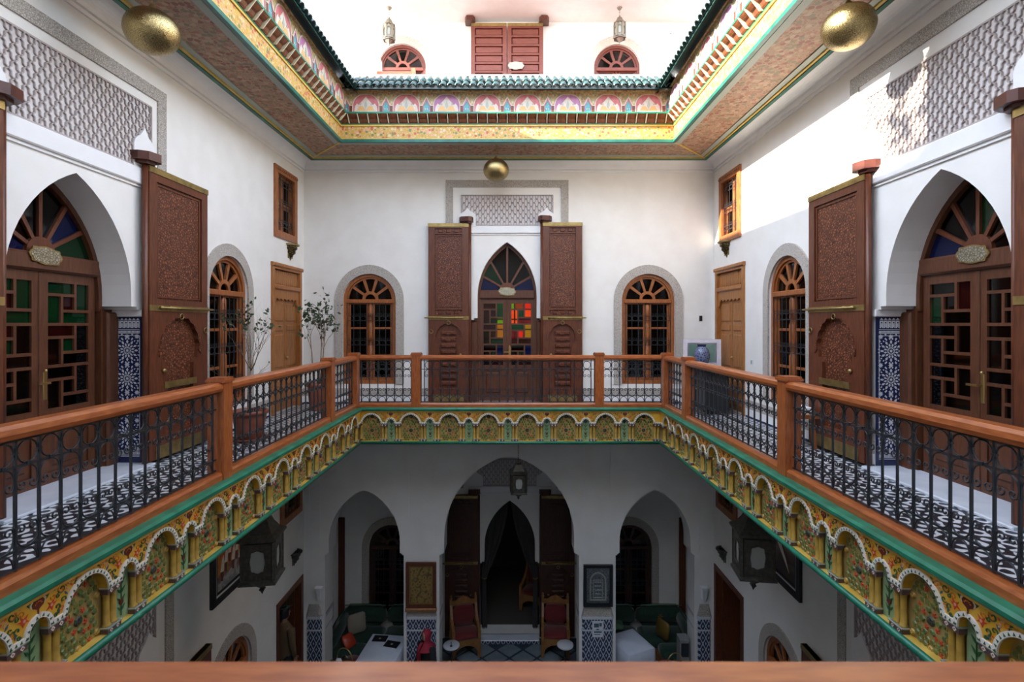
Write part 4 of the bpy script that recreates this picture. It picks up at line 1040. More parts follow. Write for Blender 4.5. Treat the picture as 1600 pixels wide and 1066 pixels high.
def fascia(name, label, loc, rot, L, centres):
    rt = thing(name, label, 'fascia', loc, rot, kind='structure')
    part('backing', MB().box(-L/2-.1, L/2+.1, .064, .125, -.47, .16), M['olive'], rt)
    q = MB(); q.bbox(-L/2-.02, L/2+.02, -.045, .10, .105, .165, .018); part('green_top_rail', q, M['green'], rt)
    q = MB(); q.box(-L/2, L/2, -.018, .10, .085, .106); part('gold_strip', q, M['goldpaint'], rt)
    q = MB(); q.tube([(-L/2-.02, -.005, -.452), (L/2+.02, -.005, -.452)], .026, 8); q.box(-L/2, L/2, 0, .10, -.478, -.44); part('green_bottom_roll', q, M['green'], rt)
    q = MB(); q.box(-L/2, L/2, -.012, .10, -.44, -.428); part('gold_strip', q, M['goldpaint'], rt)
    n = len(centres)
    for k, c in enumerate(centres):
        nl = k > 0; nr = k < n-1
        el = min(PITCH/2, c + L/2) if not nl else PITCH/2; er = min(PITCH/2, L/2 - c) if not nr else PITCH/2
        key = (nl, nr, round(el,3), round(er,3))
        if key not in SPAN: SPAN[key] = spandrel(nl, nr, el, er)
        inst('spandrel', SPAN[key][0], rt, (c,0,0)); inst('beaded_border', SPAN[key][1], rt, (c,0,0))
        inst('star_panel', STAR, rt, (c,.062,0), kind='stuff')
        for s, has in ((-1, nl), (1, nr)):
            off = s*.222
            if has or (el if s < 0 else er) > .26:
                for d in (-.028, .028): inst('column', colm, rt, (c+off+d, .035, ZB+.040))
                inst('capital', CAPI, rt, (c+off, .035, BS-.040)); inst('plinth', PLIN, rt, (c+off, .035, ZB))
            else:
                inst('column', colm, rt, (c+s*.188, .035, ZB+.040))
        if nr:
            inst('niche_panel', NPAN, rt, (c+PITCH/2, .05, 0)); inst('painted_sprig', SPRIG, rt, (c+PITCH/2, .05, 0)); inst('painted_ornament', ORN, rt, (c+PITCH/2, 0, .025))
    return rt
NPAN = MB().plate(arch_loop(0, NR+.004, ZB, NS, NA+.004, 5), (), 0, .02).mesh('niche_panel', M['mint'])
cb = [-.107 + (k-3.5)*PITCH - (FX0+FX1)/2 for k in range(8)]
fascia('trim_9', 'carved painted arcade fascia under the far balustrade', ((FX0+FX1)/2, FY1, 0), 0, FX1-FX0, [c + .0 for c in cb])
sc = [FY1-.345-.69*k-(FY0+FY1)/2 for k in range(11)][::-1]
fascia('trim_10', 'carved painted arcade fascia on the ficus side of the court', (FX0, (FY0+FY1)/2, 0), LROT, FY1-FY0, sc)
fascia('trim_11', 'carved painted arcade fascia below the sunlit side of the court', (FX1, (FY0+FY1)/2, 0), RROT, FY1-FY0, [-c for c in sc][::-1])

# ------------------------------------------------------------------ balustrades
U = .148
BAR = MB().box(-.007,.007,-.007,.007,.245,1.0).mesh('upright_bar', M['iron'])
def iron_ring():
    q = MB(); q.tube([(.064*cos(2*pi*t/16), 0, .907+.066*sin(2*pi*t/16)) for t in range(16)], .0055, 5, True, ref=(0,1,0))
    q.box(-.078, -.058, -.009, .009, .902, .912); q.box(.058, .078, -.009, .009, .902, .912); q.box(-.010, .010, -.010, .010, .826, .848); return q.mesh('iron_ring', M['iron'])
def iron_scroll(fl):
    q = MB(); zc, z1 = (.765, .720)
    for s in (-1, 1):
        pts = [(s*.064*sin(a), 0, zc+.062*cos(a)) for a in [pi*.5*i/6 for i in range(7)]]
        pts += [(s*.066, 0, z1+.01)] + [(s*(.035+.031*(1-.8*t/11)*cos(-t*.62)), 0, z1+.031*(1-.8*t/11)*sin(-t*.62)) for t in range(1, 12)]
        if fl: pts = [(x, y, 1.187-z) for x, y, z in pts]
        q.tube(pts, .0055, 5, ref=(0,1,0))
    return q.mesh('iron_scroll', M['iron'])
RINGM, SCR0, SCR1 = iron_ring(), iron_scroll(False), iron_scroll(True)
LOOP = MB().tube([(.064*cos(pi*t/10), 0, .262+.085*sin(pi*t/10)) for t in range(11)], .0055, 5, ref=(0,1,0)).mesh('iron_loop', M['iron'])
POSTW = .155
def post_mesh():
    q = MB(); h = POSTW/2
    q.box(-h, h, -h, h, .15, 1.085); q.box(-h-.014, h+.014, -h-.014, h+.014, 1.085, 1.11); q.box(-h-.004, h+.004, -h-.004, h+.004, 1.11, 1.128)
    return q.mesh('post', M['post'])
POST = post_mesh()
def balustrade(label, loc, rot, a, b, posts, iron=True, group=None):
    rt = thing('balustrade', label, 'balustrade', loc, rot)
    q = MB(); q.plate([(-.062,1.0),(.062,1.0),(.075,1.03),(.070,1.062),(.045,1.082),(-.045,1.082),(-.070,1.062),(-.075,1.03)], (), a, b, fn=lambda p, z, t: (t, p, z)); part('handrail', q, M['rail'], rt)
    q = MB(); q.plate([(-.065,.158),(.065,.158),(.065,.215),(.05,.238),(-.05,.238),(-.065,.215)], (), a, b, fn=lambda p, z, t: (t, p, z)); part('bottom_rail', q, M['rail'], rt)
    for u in posts: inst('post', POST, rt, (u,0,0))
    if not iron: return rt
    for z in (.982, .832, .358, .256): part('cross_bar', MB().box(a, b, -.006, .006, z-.006, z+.006), M['iron'], rt)
    ed = [a] + list(posts) + [b]
    for p, q_ in zip(ed, ed[1:]):
        x0 = p + (POSTW/2 if p != a else 0); x1 = q_ - (POSTW/2 if q_ != b else 0)
        if x1-x0 < .25: continue
        n = max(1, round((x1-x0-.06)/U)); g = (x1-x0-n*U)/2
        for k in range(n+1): inst('upright_bar', BAR, rt, (x0+g+k*U, 0, 0))
        for k in range(n):
            c = x0+g+(k+.5)*U
            inst('iron_ring', RINGM, rt, (c,0,0)); inst('iron_scroll', SCR0, rt, (c,0,0)); inst('iron_scroll', SCR1, rt, (c,0,0)); inst('iron_loop', LOOP, rt, (c,0,0))
    return rt
RX0, RX1, RY0, RY1 = -2.81, 2.69, .78, 9.27
balustrade('long cedar and iron balustrade in front of the ficus trees', (RX0, 0, 0), LROT, 1.6, RY1-.08, [2.07, 4.99, 7.90, RY1-.10])
balustrade('long cedar and iron balustrade before the framed picture and sunlit arch', (RX1, 0, 0), RROT, -RY1+.08, -1.6, [-RY1+.10, -8.05, -5.10, -2.07])
balustrade('cedar and iron balustrade across the end gallery below the stained glass door', (0, RY1, 0), 0, RX0+.08, RX1-.08, [-1.73, 1.51])
balustrade('blurred cedar handrail right under the viewer', (0, RY0+.036, 0), 0, RX0-.4, RX1+.4, [-2.6, 2.5], iron=False)

# ------------------------------------------------------------------ hanging gold balls and sconces
def gold_ball(loc, label, top=ZC, rx=.245, rz=.215):
    rt = thing('pendant_lamp', label, 'lamp', loc, 0, group='pierced gold pendant lamps')
    q = MB(); q.lathe([(rx*sin(pi*k/20), rz*-cos(pi*k/20)) for k in range(21)], 32); part('globe', q, M['goldball'], rt)
    q = MB(); q.lathe([(.045,rz-.01),(.05,rz+.005),(.035,rz+.025),(.02,rz+.05),(.008,rz+.06)], 12); part('collar', q, M['brass'], rt)
    h = top-loc[2]
    q = MB(); n = max(2, int((h-rz-.06)/.03))
    for k in range(n):
        z = rz+.06+(h-rz-.075)*(k+.5)/n; q.tube([(.009*cos(2*pi*t/6)*(k%2), .009*cos(2*pi*t/6)*((k+1)%2), z+.019*sin(2*pi*t/6)) for t in range(6)], .003, 4, True)
    part('chain', q, M['brass'], rt)
    q = MB(); q.lathe([(0,h-.04),(.02,h-.035),(.04,h-.006),(.045,h)], 12); part('canopy', q, M['brass'], rt)
gold_ball((-.34, 9.98, 4.58), 'pierced gold globe lamp over the stained glass end door')
gold_ball((-3.58, 5.16, 4.53), 'pierced gold globe lamp near the shaded lattice panel')
gold_ball((3.36, 5.24, 4.62), 'pierced gold globe lamp near the sunlit lattice panel')
pierced = voro('pierced_brass_filigree', [(0,(.02,.015,.008)),(.2,(.13,.09,.035)),(.5,(.40,.29,.11))], 30, .4, .9, metal=.8)
def sconce(loc, rot, label, sc=1.0, metal=None):
    rt = thing('wall_sconce', label, 'wall lamp', loc, rot, group='half-bowl pierced metal sconces')
    p = [(.17,.29),(.175,.27),(.13,.255),(.135,.20),(.10,.17),(.105,.12),(.06,.08),(.055,.05),(.02,.03),(.015,0.),(.0,-.035)]
    q = MB(); q.lathe([(r*sc, z*sc) for r, z in p[2:]], 14, a0=pi, a1=2*pi); part('bowl', q, metal or pierced, rt)
    q = MB(); q.lathe([(r*sc, z*sc) for r, z in [(.12,.255),(.17,.26),(.178,.275),(.17,.29),(.12,.285)]], 14, a0=pi, a1=2*pi); part('rim', q, metal or M['brass'], rt)
    q = MB(); q.box(-.10*sc,.10*sc,-.012,0,.02*sc,.28*sc); part('back_plate', q, metal or M['brass'], rt)
l, r = side(-1, 10.06, 2.88); sconce(l, r, 'pierced brass sconce over the honey door by the leafy tree')
l, r = side(1, 10.06, 2.94); sconce(l, r, 'pierced brass sconce over the honey door by the framed picture')

# ------------------------------------------------------------------ potted trees
def pot(loc, label, r, h, seed, build, rot=0):
    rt = thing('potted_tree', label, 'potted plant', loc, rot)
    q = MB(); q.lathe([(r*.62,0),(r*.66,.02),(r*.80,h*.35),(r*.92,h*.75),(r*.95,h*.86),(r*1.06,h*.88),(r*1.08,h*.98),(r*1.02,h),(r*.92,h*.98),(r*.90,h*.88)], 24); part('pot', q, M['terra'], rt)
    q = MB(); q.lathe([(0,h*.90),(r*.5,h*.91),(r*.91,h*.89)], 16); part('soil', q, M['soil'], rt)
    if r > .19:
        q = MB(); q.lathe([(r*.9,0),(r*1.05,.015),(r*1.08,.04),(r*1.0,.04),(r*.95,.02)], 20); part('saucer', q, M['terra'], rt)
    rr = random.Random(seed); tr, fo = MB(), MB()
    def leaf(p, d, l):
        d = d.normalized(); s = d.cross(Vector((rr.uniform(-1,1), rr.uniform(-1,1), rr.uniform(-.3,1)))).normalized(); w_ = l*.27; n = d.cross(s)
        fo.add([p, p+d*l*.4+s*w_+n*.06*l, p+d*l*.8+s*w_*.6, p+d*l, p+d*l*.8-s*w_*.6, p+d*l*.4-s*w_+n*.06*l, p+d*l*.5], [(0,1,6),(1,2,6),(2,3,6),(3,4,6),(4,5,6),(5,0,6)])
    build(tr, leaf, rr)
    part('branches', tr, M['bark'], rt); part('foliage', fo, M['foliage'], rt, kind='stuff')
    return rt
def grow(tr, rr, p, d, l, r, depth, tips, spread=.6, bend=.15, segs=4, split=(2,3), up=.15):
    pts = [p]; rad = [r]
    for k in range(segs):
        d = (d + Vector((rr.uniform(-bend,bend), rr.uniform(-bend,bend), rr.uniform(-bend,bend)+up*.3))).normalized(); p = p + d*l/segs; pts.append(p); rad.append(r*(1-.55*(k+1)/segs))
    tr.tube(pts, rad, 6)
    tips.append((pts, d, depth))
    if depth:
        for _ in range(rr.randint(*split)):
            i = rr.randint(2, segs); dd = (d + Vector((rr.uniform(-1,1), rr.uniform(-1,1), rr.uniform(-.2,.7)))*spread).normalized()
            grow(tr, rr, pts[i], dd, l*rr.uniform(.55,.8), rad[i]*.75, depth-1, tips, spread, bend, segs, split, up)
def bare_tree(tr, leaf, rr):
    tips = []
    base = [Vector((0,0,.36)), Vector((.01,.02,.55)), Vector((-.02,-.02,.78)), Vector((-.02,-.03,.98))]
    tr.tube(base, [.026,.022,.019,.016], 7)
    for dx, dy, dz, l, z in ((-.75,-.35,.75,.60,3),(-.5,.1,1.,.62,3),(.10,-.05,1.,.62,3),(.50,.2,.9,.66,3),(.9,.0,.45,.50,2),(-.9,.2,.5,.5,2),(.35,-.3,.9,.6,3),(-.25,-.5,1,.6,3),(.75,.2,1.2,.64,3)):
        grow(tr, rr, base[z], Vector((dx*1.5-.12,dy*1.5,dz)).normalized(), l*.80, .008, 3, tips, .5, .13)
    for pts, d, dep in tips:
        q = pts[-1]; n = 0
        if dep == 0 and q.x > .28 and q.z > 1.45: n = rr.randint(0, 2)
        elif dep == 0 and q.x < -.05 and q.z > 1.62: n = rr.randint(1, 4)
        elif dep == 0 and rr.random() < .08: n = 1
        for _ in range(n):
            p = pts[rr.randint(1, len(pts)-1)]; leaf(p, (d + Vector((rr.uniform(-1,1), rr.uniform(-1,1), rr.uniform(-1.6,.2)))), rr.uniform(.045,.07))
def leafy_tree(tr, leaf, rr):
    tips = []
    for dx, dy in ((-.10,-.05),(.09,.04),(.02,.10)):
        p0 = Vector((dx*.5,dy*.5,.5)); p1 = Vector((dx*.9+.02,dy,1.0)); p2 = Vector((dx*1.2+.02,dy*1.3,1.40)); tr.tube([p0,p1,p2], [.013,.011,.008], 6)
        for k in range(5): grow(tr, rr, p1.lerp(p2, .3+.7*k/4), Vector((rr.uniform(-.5,.5), rr.uniform(-.5,.5), 1.0)).normalized(), .42, .005, 2, tips, .7, .2)
    for pts, d, dep in tips:
        if dep == 2: continue
        for _ in range(rr.randint(1, 3)):
            p = pts[rr.randint(1, len(pts)-1)]
            if p.z < 1.05: continue
            leaf(p, (d*.3 + Vector((rr.uniform(-1,1), rr.uniform(-1,1), rr.uniform(-1.6,.1)))), rr.uniform(.06,.095))
pot((-3.74, 7.38, 0), 'taller sparse ficus with bare branches in a wide terracotta pot', .235, .42, 5, bare_tree, R(90))
pot((-3.72, 9.85, 0), 'smaller leafy ficus in a dark pot in the gallery corner', .18, .52, 8, leafy_tree, 0)

# ------------------------------------------------------------------ framed picture, vase and console by the panelled door
rt = thing('console_cabinet', 'black console cabinet under the framed picture by the honey door', 'cabinet', (3.66, 9.86, 0), RROT)
q = MB(); q.box(-.50,.50,-.20,.20,.06,.775); part('body', q, M['black'], rt)
q = MB(); q.bbox(-.55,.55,-.24,.22,.775,.82,.012); part('top', q, M['black'], rt)
for s in (-1, 1):
    q = MB(); q.bbox(*sorted((s*.01, s*.48)), -.222, -.20, .12, .73, .02); dr = part('door', q, M['black'], rt)
    q = MB(); q.lathe([(0,-.03),(.014,-.026),(.014,-.012),(.006,-.004),(.006,.0)], 8).xf(Matrix.Translation((s*.06,-.22,.42)) @ Matrix.Rotation(R(-90),4,'X')); part('knob', q, M['brass'], dr)
for sx in (-1, 1):
    for sy in (-1, 1): part('foot', MB().box(sx*.44-.04, sx*.44+.04, sy*.15-.04, sy*.15+.04, 0, .07), M['black'], rt)
art = voro('mint_print', [(0,(.42,.72,.58)),(.5,(.60,.86,.72))], 5, .5, 0)
palepink = mat('pale_pink_frame', (.66,.60,.66), .5, col2=(.72,.68,.72), nscale=12)
rt = thing('framed_picture', 'pale framed mint green print leaning behind the blue vase', 'picture', (3.64, 10.10, .82), R(-10))
o, i = rect(-.35,.35,0,.52), rect(-.27,.27,.07,.45)
q = MB(); q.plate(o, [i], -.02, .02); part('frame', q, palepink, rt)
q = MB(); q.plate(rect(-.28,.28,.06,.46), [rect(-.235,.235,.10,.42)], -.006, .012); part('mat_board', q, M['paper'], rt)
q = MB(); q.box(-.245,.245,0,.008,.09,.43); part('print', q, art, rt)
q = MB(); q.box(-.27,.27,-.012,-.010,.07,.45); part('picture_glass', q, M['picglass'], rt)
vg = voro('blue_glazed_vase', [(0,(.22,.25,.34)),(.10,(.12,.14,.24)),(.35,(.025,.035,.10))], 26, .2, .3)
rt = thing('vase', 'round dark blue patterned vase in front of the framed print', 'vase', (3.50, 9.72, .82), 0)
q = MB(); q.lathe([(.07,0),(.075,.01),(.115,.08),(.142,.18),(.144,.25),(.122,.33),(.085,.385),(.075,.395)], 24); part('body', q, vg, rt)
q = MB(); q.lathe([(.075,.395),(.075,.42),(.085,.435),(.078,.438),(.066,.42),(.064,.39)], 24); part('neck_rim', q, M['navy'], rt)
q = MB(); q.box(-.02,.02,-.012,0,-.06,.06)
rt = thing('wall_switch', 'small dark switch on the end wall by the picture corner', 'switch', (3.84, YB, 1.75), 0)
part('plate', MB().bbox(-.03,.03,-.012,0,-.055,.055,.004), M['black'], rt); part('rocker', MB().bbox(-.015,.015,-.018,-.010,-.03,.03,.004), M['iron'], rt)
for sgn, y, z, lab in ((-1, 8.97, .70, 'pale wall switch between ficus window and honey door'), (1, 9.0, .98, 'pale wall switch between sunlit-side window and honey door')):
    l, r = side(sgn, y, z); rt = thing('wall_switch', lab, 'switch', l, r)
    part('plate', MB().bbox(-.045,.045,-.012,0,-.045,.045,.004), M['paper'], rt); part('rocker', MB().bbox(-.02,.02,-.018,-.010,-.03,.03,.004), M['greyp'], rt)
# low wooden stool half hidden by the near post of the sunlit side
rt = thing('wooden_stool', 'low brown wooden stool with folded white cloth behind the sunlit-side balustrade', 'stool', (3.80, 7.0, 0), R(-90))
q = MB(); q.bbox(-.22,.22,-.17,.17,.40,.45,.012); part('seat', q, M['frame'], rt)
for sx in (-1, 1):
    for sy in (-1, 1): part('leg', MB().bar((sx*.18,sy*.13,0),(sx*.16,sy*.11,.41),.045,.045), M['frame'], rt)
q = MB(); q.box(-.16,.16,-.012,.012,.18,.23); part('stretcher', q, M['frame'], rt)
rt = thing('folded_cloth', 'folded white cloth lying on the low wooden stool', 'cloth', (3.80, 7.0, .45), R(-90))
for k in range(3): part('fold', MB().bbox(-.17+.01*k,.17,-.13,.13,.028*k,.028*k+.026,.01), M['stucco'], rt)
# ------------------------------------------------------------------ ground floor: piers, pictures, lanterns
def pier(name, label, x0, x1):
    rt = thing(name, label, 'pier', (0, YB, 0), 0, kind='structure'); c = .09
    o = lambda g: [(x0-g,.45+g),(x0-g,-.02-g+c),(x0-g+c,-.02-g),(x1+g-c,-.02-g),(x1+g,-.02-g+c),(x1+g,.45+g)]
    q = MB(); q.plate_xy(o(.012), (), ZG, -4.40); part('mosaic_dado', q, M['zdado'], rt)
    q = MB(); q.plate_xy(o(.022), (), -4.66, -4.63); q.plate_xy(o(.022), (), -4.42, -4.36); part('white_fillet', q, M['tesser'], rt)
    q = MB(); n = len(o(0)); b, t = o(.02), o(-.01)
    q.add([(x,y,-4.36) for x,y in b] + [(x,y,-4.12) for x,y in t], [(i,(i+1)%n,n+(i+1)%n,n+i) for i in range(n)] + [tuple(range(n-1,-1,-1)), tuple(range(n,2*n))]); part('stone_ledge', q, M['carved'], rt)
    for s in (x0+.09, x1-.09):
        part('pilaster_bead', MB().box(s-.008, s+.008, -.008, 0, -3.1, -.5), M['stucco'], rt)
pier('trim_12', 'mosaic footed pier with the gilt village picture on it', -2.25, -1.55)
pier('trim_12', 'mosaic footed pier with the silver relief and paper notice', 1.355, 2.075)
pier('trim_12', 'mosaic footed corner pier beside the doorway with the man', -4.30, -3.90)
pier('trim_12', 'mosaic footed corner pier beside the empty dark doorway', 3.73, 4.09)
village = voro('brown_village_painting', [(0,(.05,.025,.01)),(.25,(.20,.11,.03)),(.5,(.30,.19,.06)),(.8,(.10,.07,.02))], 14, .5, .1, feature='F1')
rt = thing('framed_picture', 'gilt framed brown village painting hung on the arcade pier', 'picture', (-1.90, YB-.05, -4.17), 0)
q = MB(); q.plate(rect(-.31,.31,0,.93), [rect(-.24,.24,.08,.86)], -.03, .02); part('frame', q, M['leaf'], rt)
q = MB(); q.plate(rect(-.25,.25,.07,.87), [rect(-.22,.22,.10,.84)], -.02, .0); part('gilt_slip', q, M['gilt'], rt)
q = MB(); q.box(-.24,.24,-.005,.01,.08,.86); part('canvas', q, village, rt)
q = MB(); q.bbox(-.32,.32,-.05,.02,-.07,-.0,.015); part('shelf', q, M['honey'], rt)
silver = voro('embossed_silver', [(0,(.10,.11,.12)),(.2,(.30,.31,.33)),(.6,(.48,.50,.52))], 38, .4, .8, metal=.7)
rt = thing('framed_picture', 'black framed embossed silver arch relief on the arcade pier', 'picture', (1.72, YB-.05, -4.14), 0)
q = MB(); q.plate(rect(-.30,.30,0,.85), [rect(-.235,.235,.07,.79)], -.03, .02); part('frame', q, M['black'], rt)
q = MB(); q.box(-.24,.24,-.002,.01,.06,.80); part('ground', q, silver, rt)
o = arch_loop(0,.17,.12,.50,.70,8); i = arch_loop(0,.145,.14,.50,.675,8)
q = MB(); q.plate(o, [i], -.014, 0); q.plate(rect(-.10,.10,.17,.54), [rect(-.085,.085,.185,.525)], -.012, 0); part('arch_relief', q, M['greyp'], rt)
for k in range(4): part('relief_panel', MB().bbox(-.075,.075,-.012,0,.20+.08*k,.26+.08*k,.008), silver, rt)
rt = thing('paper_notice', 'white printed notice taped on the mosaic of the arcade pier', 'notice', (1.72, YB-.036, -4.78), 0)
part('sheet', MB().box(-.115,.115,-.004,0,0,.33), M['paper'], rt)
q = MB(); q.box(-.08,.02,-.006,-.004,.20,.28); q.box(.03,.08,-.006,-.004,.22,.29); q.box(-.03,.02,-.006,-.004,.14,.17); q.box(-.08,.08,-.006,-.004,.09,.12); q.box(-.08,.05,-.006,-.004,.05,.065); part('print', q, M['bluep'], rt)
# large paintings of the side walls
def canvas_mat(name, stops, sc, zr):
    m, nt, N, L, P = nodes(name); tc = N.new('ShaderNodeTexCoord'); sp = N.new('ShaderNodeSeparateXYZ'); L.new(tc.outputs['Object'], sp.inputs[0])
    nz = N.new('ShaderNodeTexNoise'); nz.inputs['Scale'].default_value = sc; nz.inputs['Detail'].default_value = 6; nz.inputs['Distortion'].default_value = 1.2; L.new(tc.outputs['Object'], nz.inputs['Vector'])
    mr = N.new('ShaderNodeMapRange'); mr.inputs[1].default_value = zr[0]; mr.inputs[2].default_value = zr[1]; L.new(sp.outputs[2], mr.inputs[0])
    ma = N.new('ShaderNodeMath'); ma.operation = 'MULTIPLY_ADD'; ma.inputs[1].default_value = .9; L.new(nz.outputs[0], ma.inputs[0])
    mb_ = N.new('ShaderNodeMath'); mb_.operation = 'SUBTRACT'; mb_.inputs[1].default_value = .45; L.new(mr.outputs[0], mb_.inputs[0]); L.new(mb_.outputs[0], ma.inputs[2])
    cr = N.new('ShaderNodeValToRGB'); e = cr.color_ramp.elements
    e[0].position = stops[0][0]; e[0].color = (*stops[0][1], 1); e[1].position = stops[-1][0]; e[1].color = (*stops[-1][1], 1)
    for p, c in stops[1:-1]: e.new(p).color = (*c, 1)
    L.new(ma.outputs[0], cr.inputs[0]); L.new(cr.outputs[0], P.inputs['Base Color']); P.inputs['Roughness'].default_value = .5; return m
def big_painting(loc, rot, label, cm):
    rt = thing('framed_picture', label, 'picture', loc, rot)
    q = MB(); q.plate(rect(-.72,.72,0,1.30), [rect(-.62,.62,.10,1.20)], -.045, 0); part('frame', q, M['black'], rt)
    q = MB(); q.plate(rect(-.63,.63,.09,1.21), [rect(-.595,.595,.125,1.175)], -.035, 0); part('white_slip', q, M['paper'], rt)
    q = MB(); q.plate(rect(-.60,.60,.12,1.18), [rect(-.565,.565,.155,1.145)], -.03, 0); part('inner_frame', q, M['black'], rt)
    q = MB(); q.box(-.57,.57,-.015,0,.15,1.15); part('canvas', q, cm, rt)
    return rt
l, r = side(-1, 8.12, -2.43); rt = big_painting(l, r, 'black framed orange and blue painting of horsemen behind the lantern', canvas_mat('horsemen_canvas', [(.10,(.10,.15,.20)),(.30,(.22,.24,.26)),(.42,(.45,.44,.42)),(.55,(.16,.08,.06)),(.66,(.62,.26,.03)),(.85,(.55,.08,.03))], 3.2, (-.15,.80)))
q = MB()
for k in range(9):
    a = -.42+.10*k; z = .42+.05*((k*7)%5)
    q.plate([(a-.05,z),(a-.01,z+.16),(a+.03,z+.22),(a+.05,z+.08),(a+.03,z-.02)], (), -.018, -.015, 0, back=False); q.plate([(a-.045,z-.02),(a+.035,z-.02),(a+.02,z-.16),(a-.03,z-.14)], (), -.0175, -.015, 1, back=False)
part('painted_riders', q, [M['whitep'], M['maroon']], rt, kind='stuff')
l, r = side(1, 8.15, -2.34); rt = big_painting(l, r, 'black framed brown and grey painting of a bird behind the lantern', canvas_mat('bird_canvas', [(.2,(.05,.035,.03)),(.4,(.20,.13,.09)),(.55,(.36,.31,.26)),(.7,(.14,.06,.03)),(.9,(.07,.04,.03))], 2.4, (.1,1.2)))
q = MB(); q.plate([(-.5,.75),(-.2,.72),(.10,.52),(.42,.22),(.30,.50),(.14,.72),(-.05,.88),(-.3,.95)], (), -.018, -.015, 0, back=False); q.plate([(.05,.60),(.40,.26),(.30,.44),(.12,.66)], (), -.02, -.018, 1, back=False)
part('painted_wing', q, [M['leaf'], M['whitep']], rt)

def lantern(name, loc, label, w, h, top, rot=0, group=None, metal=None, glassm=None, n=4, light=0):
    # square or six-sided lantern: flared tray, glazed body with lobed windows, pagoda roof, finial, chain
    rt = thing(name, label, 'lantern', loc, rot, group=group); mt = metal or M['lantern']; off = pi/n; rr = w/2/cos(pi/n)
    L = lambda q, prof: q.lathe(prof, n, a0=off, a1=off+2*pi, smooth=False)
    q = MB(); L(q, [(rr*1.22,-h*.5),(rr*1.22,-h*.46),(rr*1.0,-h*.40),(rr*.98,-h*.38)]); part('bottom_tray', q, mt, rt)
    q = MB(); L(q, [(rr*.98,h*.38),(rr*1.02,h*.42),(rr*1.30,h*.46),(rr*1.28,h*.50),(rr*.92,h*.58),(rr*.62,h*.74),(rr*.48,h*.86),(rr*.22,h*.92),(rr*.12,h*1.0),(rr*.05,h*1.04)]); part('roof', q, mt, rt)
    q = MB(); L(q, [(rr*.80,-h*.5),(rr*.62,-h*.545),(rr*.42,-h*.60),(rr*.22,-h*.67),(rr*.12,-h*.70),(rr*.19,-h*.74),(rr*.09,-h*.79),(0,-h*.86)]); part('bottom_finial', q, mt, rt)
    pw = w*math.tan(pi/n) if n != 4 else w
    if n != 4: pw = 2*rr*sin(pi/n)
    lobes = []
    for k in range(32):
        a = 2*pi*k/32; g = 1-.03*cos(4*a)+.05*cos(8*a); lobes.append((pw*.25*g*math.copysign(abs(cos(a))**.75, cos(a)), h*.25*g*math.copysign(abs(sin(a))**.75, sin(a))))
    fm = MB().plate(rect(-pw*.46,pw*.46,-h*.39,h*.39), [lobes], -.012, .012).mesh('side_panel', mt)
    gm = MB().box(-pw*.40,pw*.40,.002,.008,-h*.34,h*.34).mesh('frosted_pane', glassm or M['frost'])
    rm = MB().plate([(x*1.12,z*1.1) for x,z in lobes], [lobes], -.022, -.01).mesh('window_rim', mt)
    for k in range(n):
        a = 2*pi*k/n + (0 if n == 4 else 0); d = w/2; px, py = d*sin(a), -d*cos(a)
        inst('side_panel', fm, rt, (px,py,0), a); inst('frosted_pane', gm, rt, (px,py,0), a); inst('window_rim', rm, rt, (px,py,0), a)
        b = a+pi/n; inst('corner_post', MB().box(-.022,.022,-.022,.022,-h*.42,h*.42).mesh('corner_post', mt), rt, (rr*sin(b), -rr*cos(b), 0), b)
    q = MB(); z0 = h*1.04; m = max(2, int((top-loc[2]-z0)/.045))
    for k in range(m):
        z = z0+(top-loc[2]-z0)*(k+.5)/m; e = (top-loc[2]-z0)/m*.62
        q.tube([(.012*cos(2*pi*t/8)*(k%2), .012*cos(2*pi*t/8)*((k+1)%2), z+e*sin(2*pi*t/8)) for t in range(8)], .004, 4, True)
    part('chain', q, mt, rt)
    q = MB(); zc = top-loc[2]; q.lathe([(0,zc-.05),(.03,zc-.045),(.055,zc-.01),(.06,zc)], 10); part('canopy', q, mt, rt)
    return rt
lantern('hanging_lantern', (-3.40, 7.05, -1.50), 'large dark lantern in front of the orange horsemen painting', .38, .60, -.46, R(8), 'large square lanterns under the gallery')
lantern('hanging_lantern', (3.21, 7.0, -1.42), 'large dark lantern in front of the brown bird painting', .38, .60, -.46, R(-8), 'large square lanterns under the gallery')
lantern('hanging_lantern', (.085, 9.95, -1.38), 'small dark lantern hanging before the tall middle arch', .25, .40, -.46, R(5))
silverm = mat('tarnished_silver_metal', (.26,.24,.20), .4, .8)
lantern('terrace_lantern', (-2.74, 11.45, 8.02), 'terrace lantern hanging before the fan window with balcony rail', .20, .34, 8.58, R(10), 'terrace lanterns with pale glass', silverm, M['frost'], 6)
lantern('terrace_lantern', (2.32, 11.45, 8.06), 'terrace lantern hanging before the sunlit fan window', .20, .34, 8.58, R(-10), 'terrace lanterns with pale glass', silverm, M['frost'], 6)
l, r = side(-1, 10.25, -3.10); sconce(l, r, 'dark iron sconce over the ground floor doorway with the man', .9, M['lantern'])
l, r = side(1, 10.2, -3.02); sconce(l, r, 'dark iron sconce over the empty ground floor doorway', .9, M['lantern'])
small_window(*side(-1, 10.1, -2.12), label='dark framed window under the gallery above the doorway with the man')
small_window(*side(1, 10.06, -2.02), label='dark framed window under the gallery above the empty doorway')
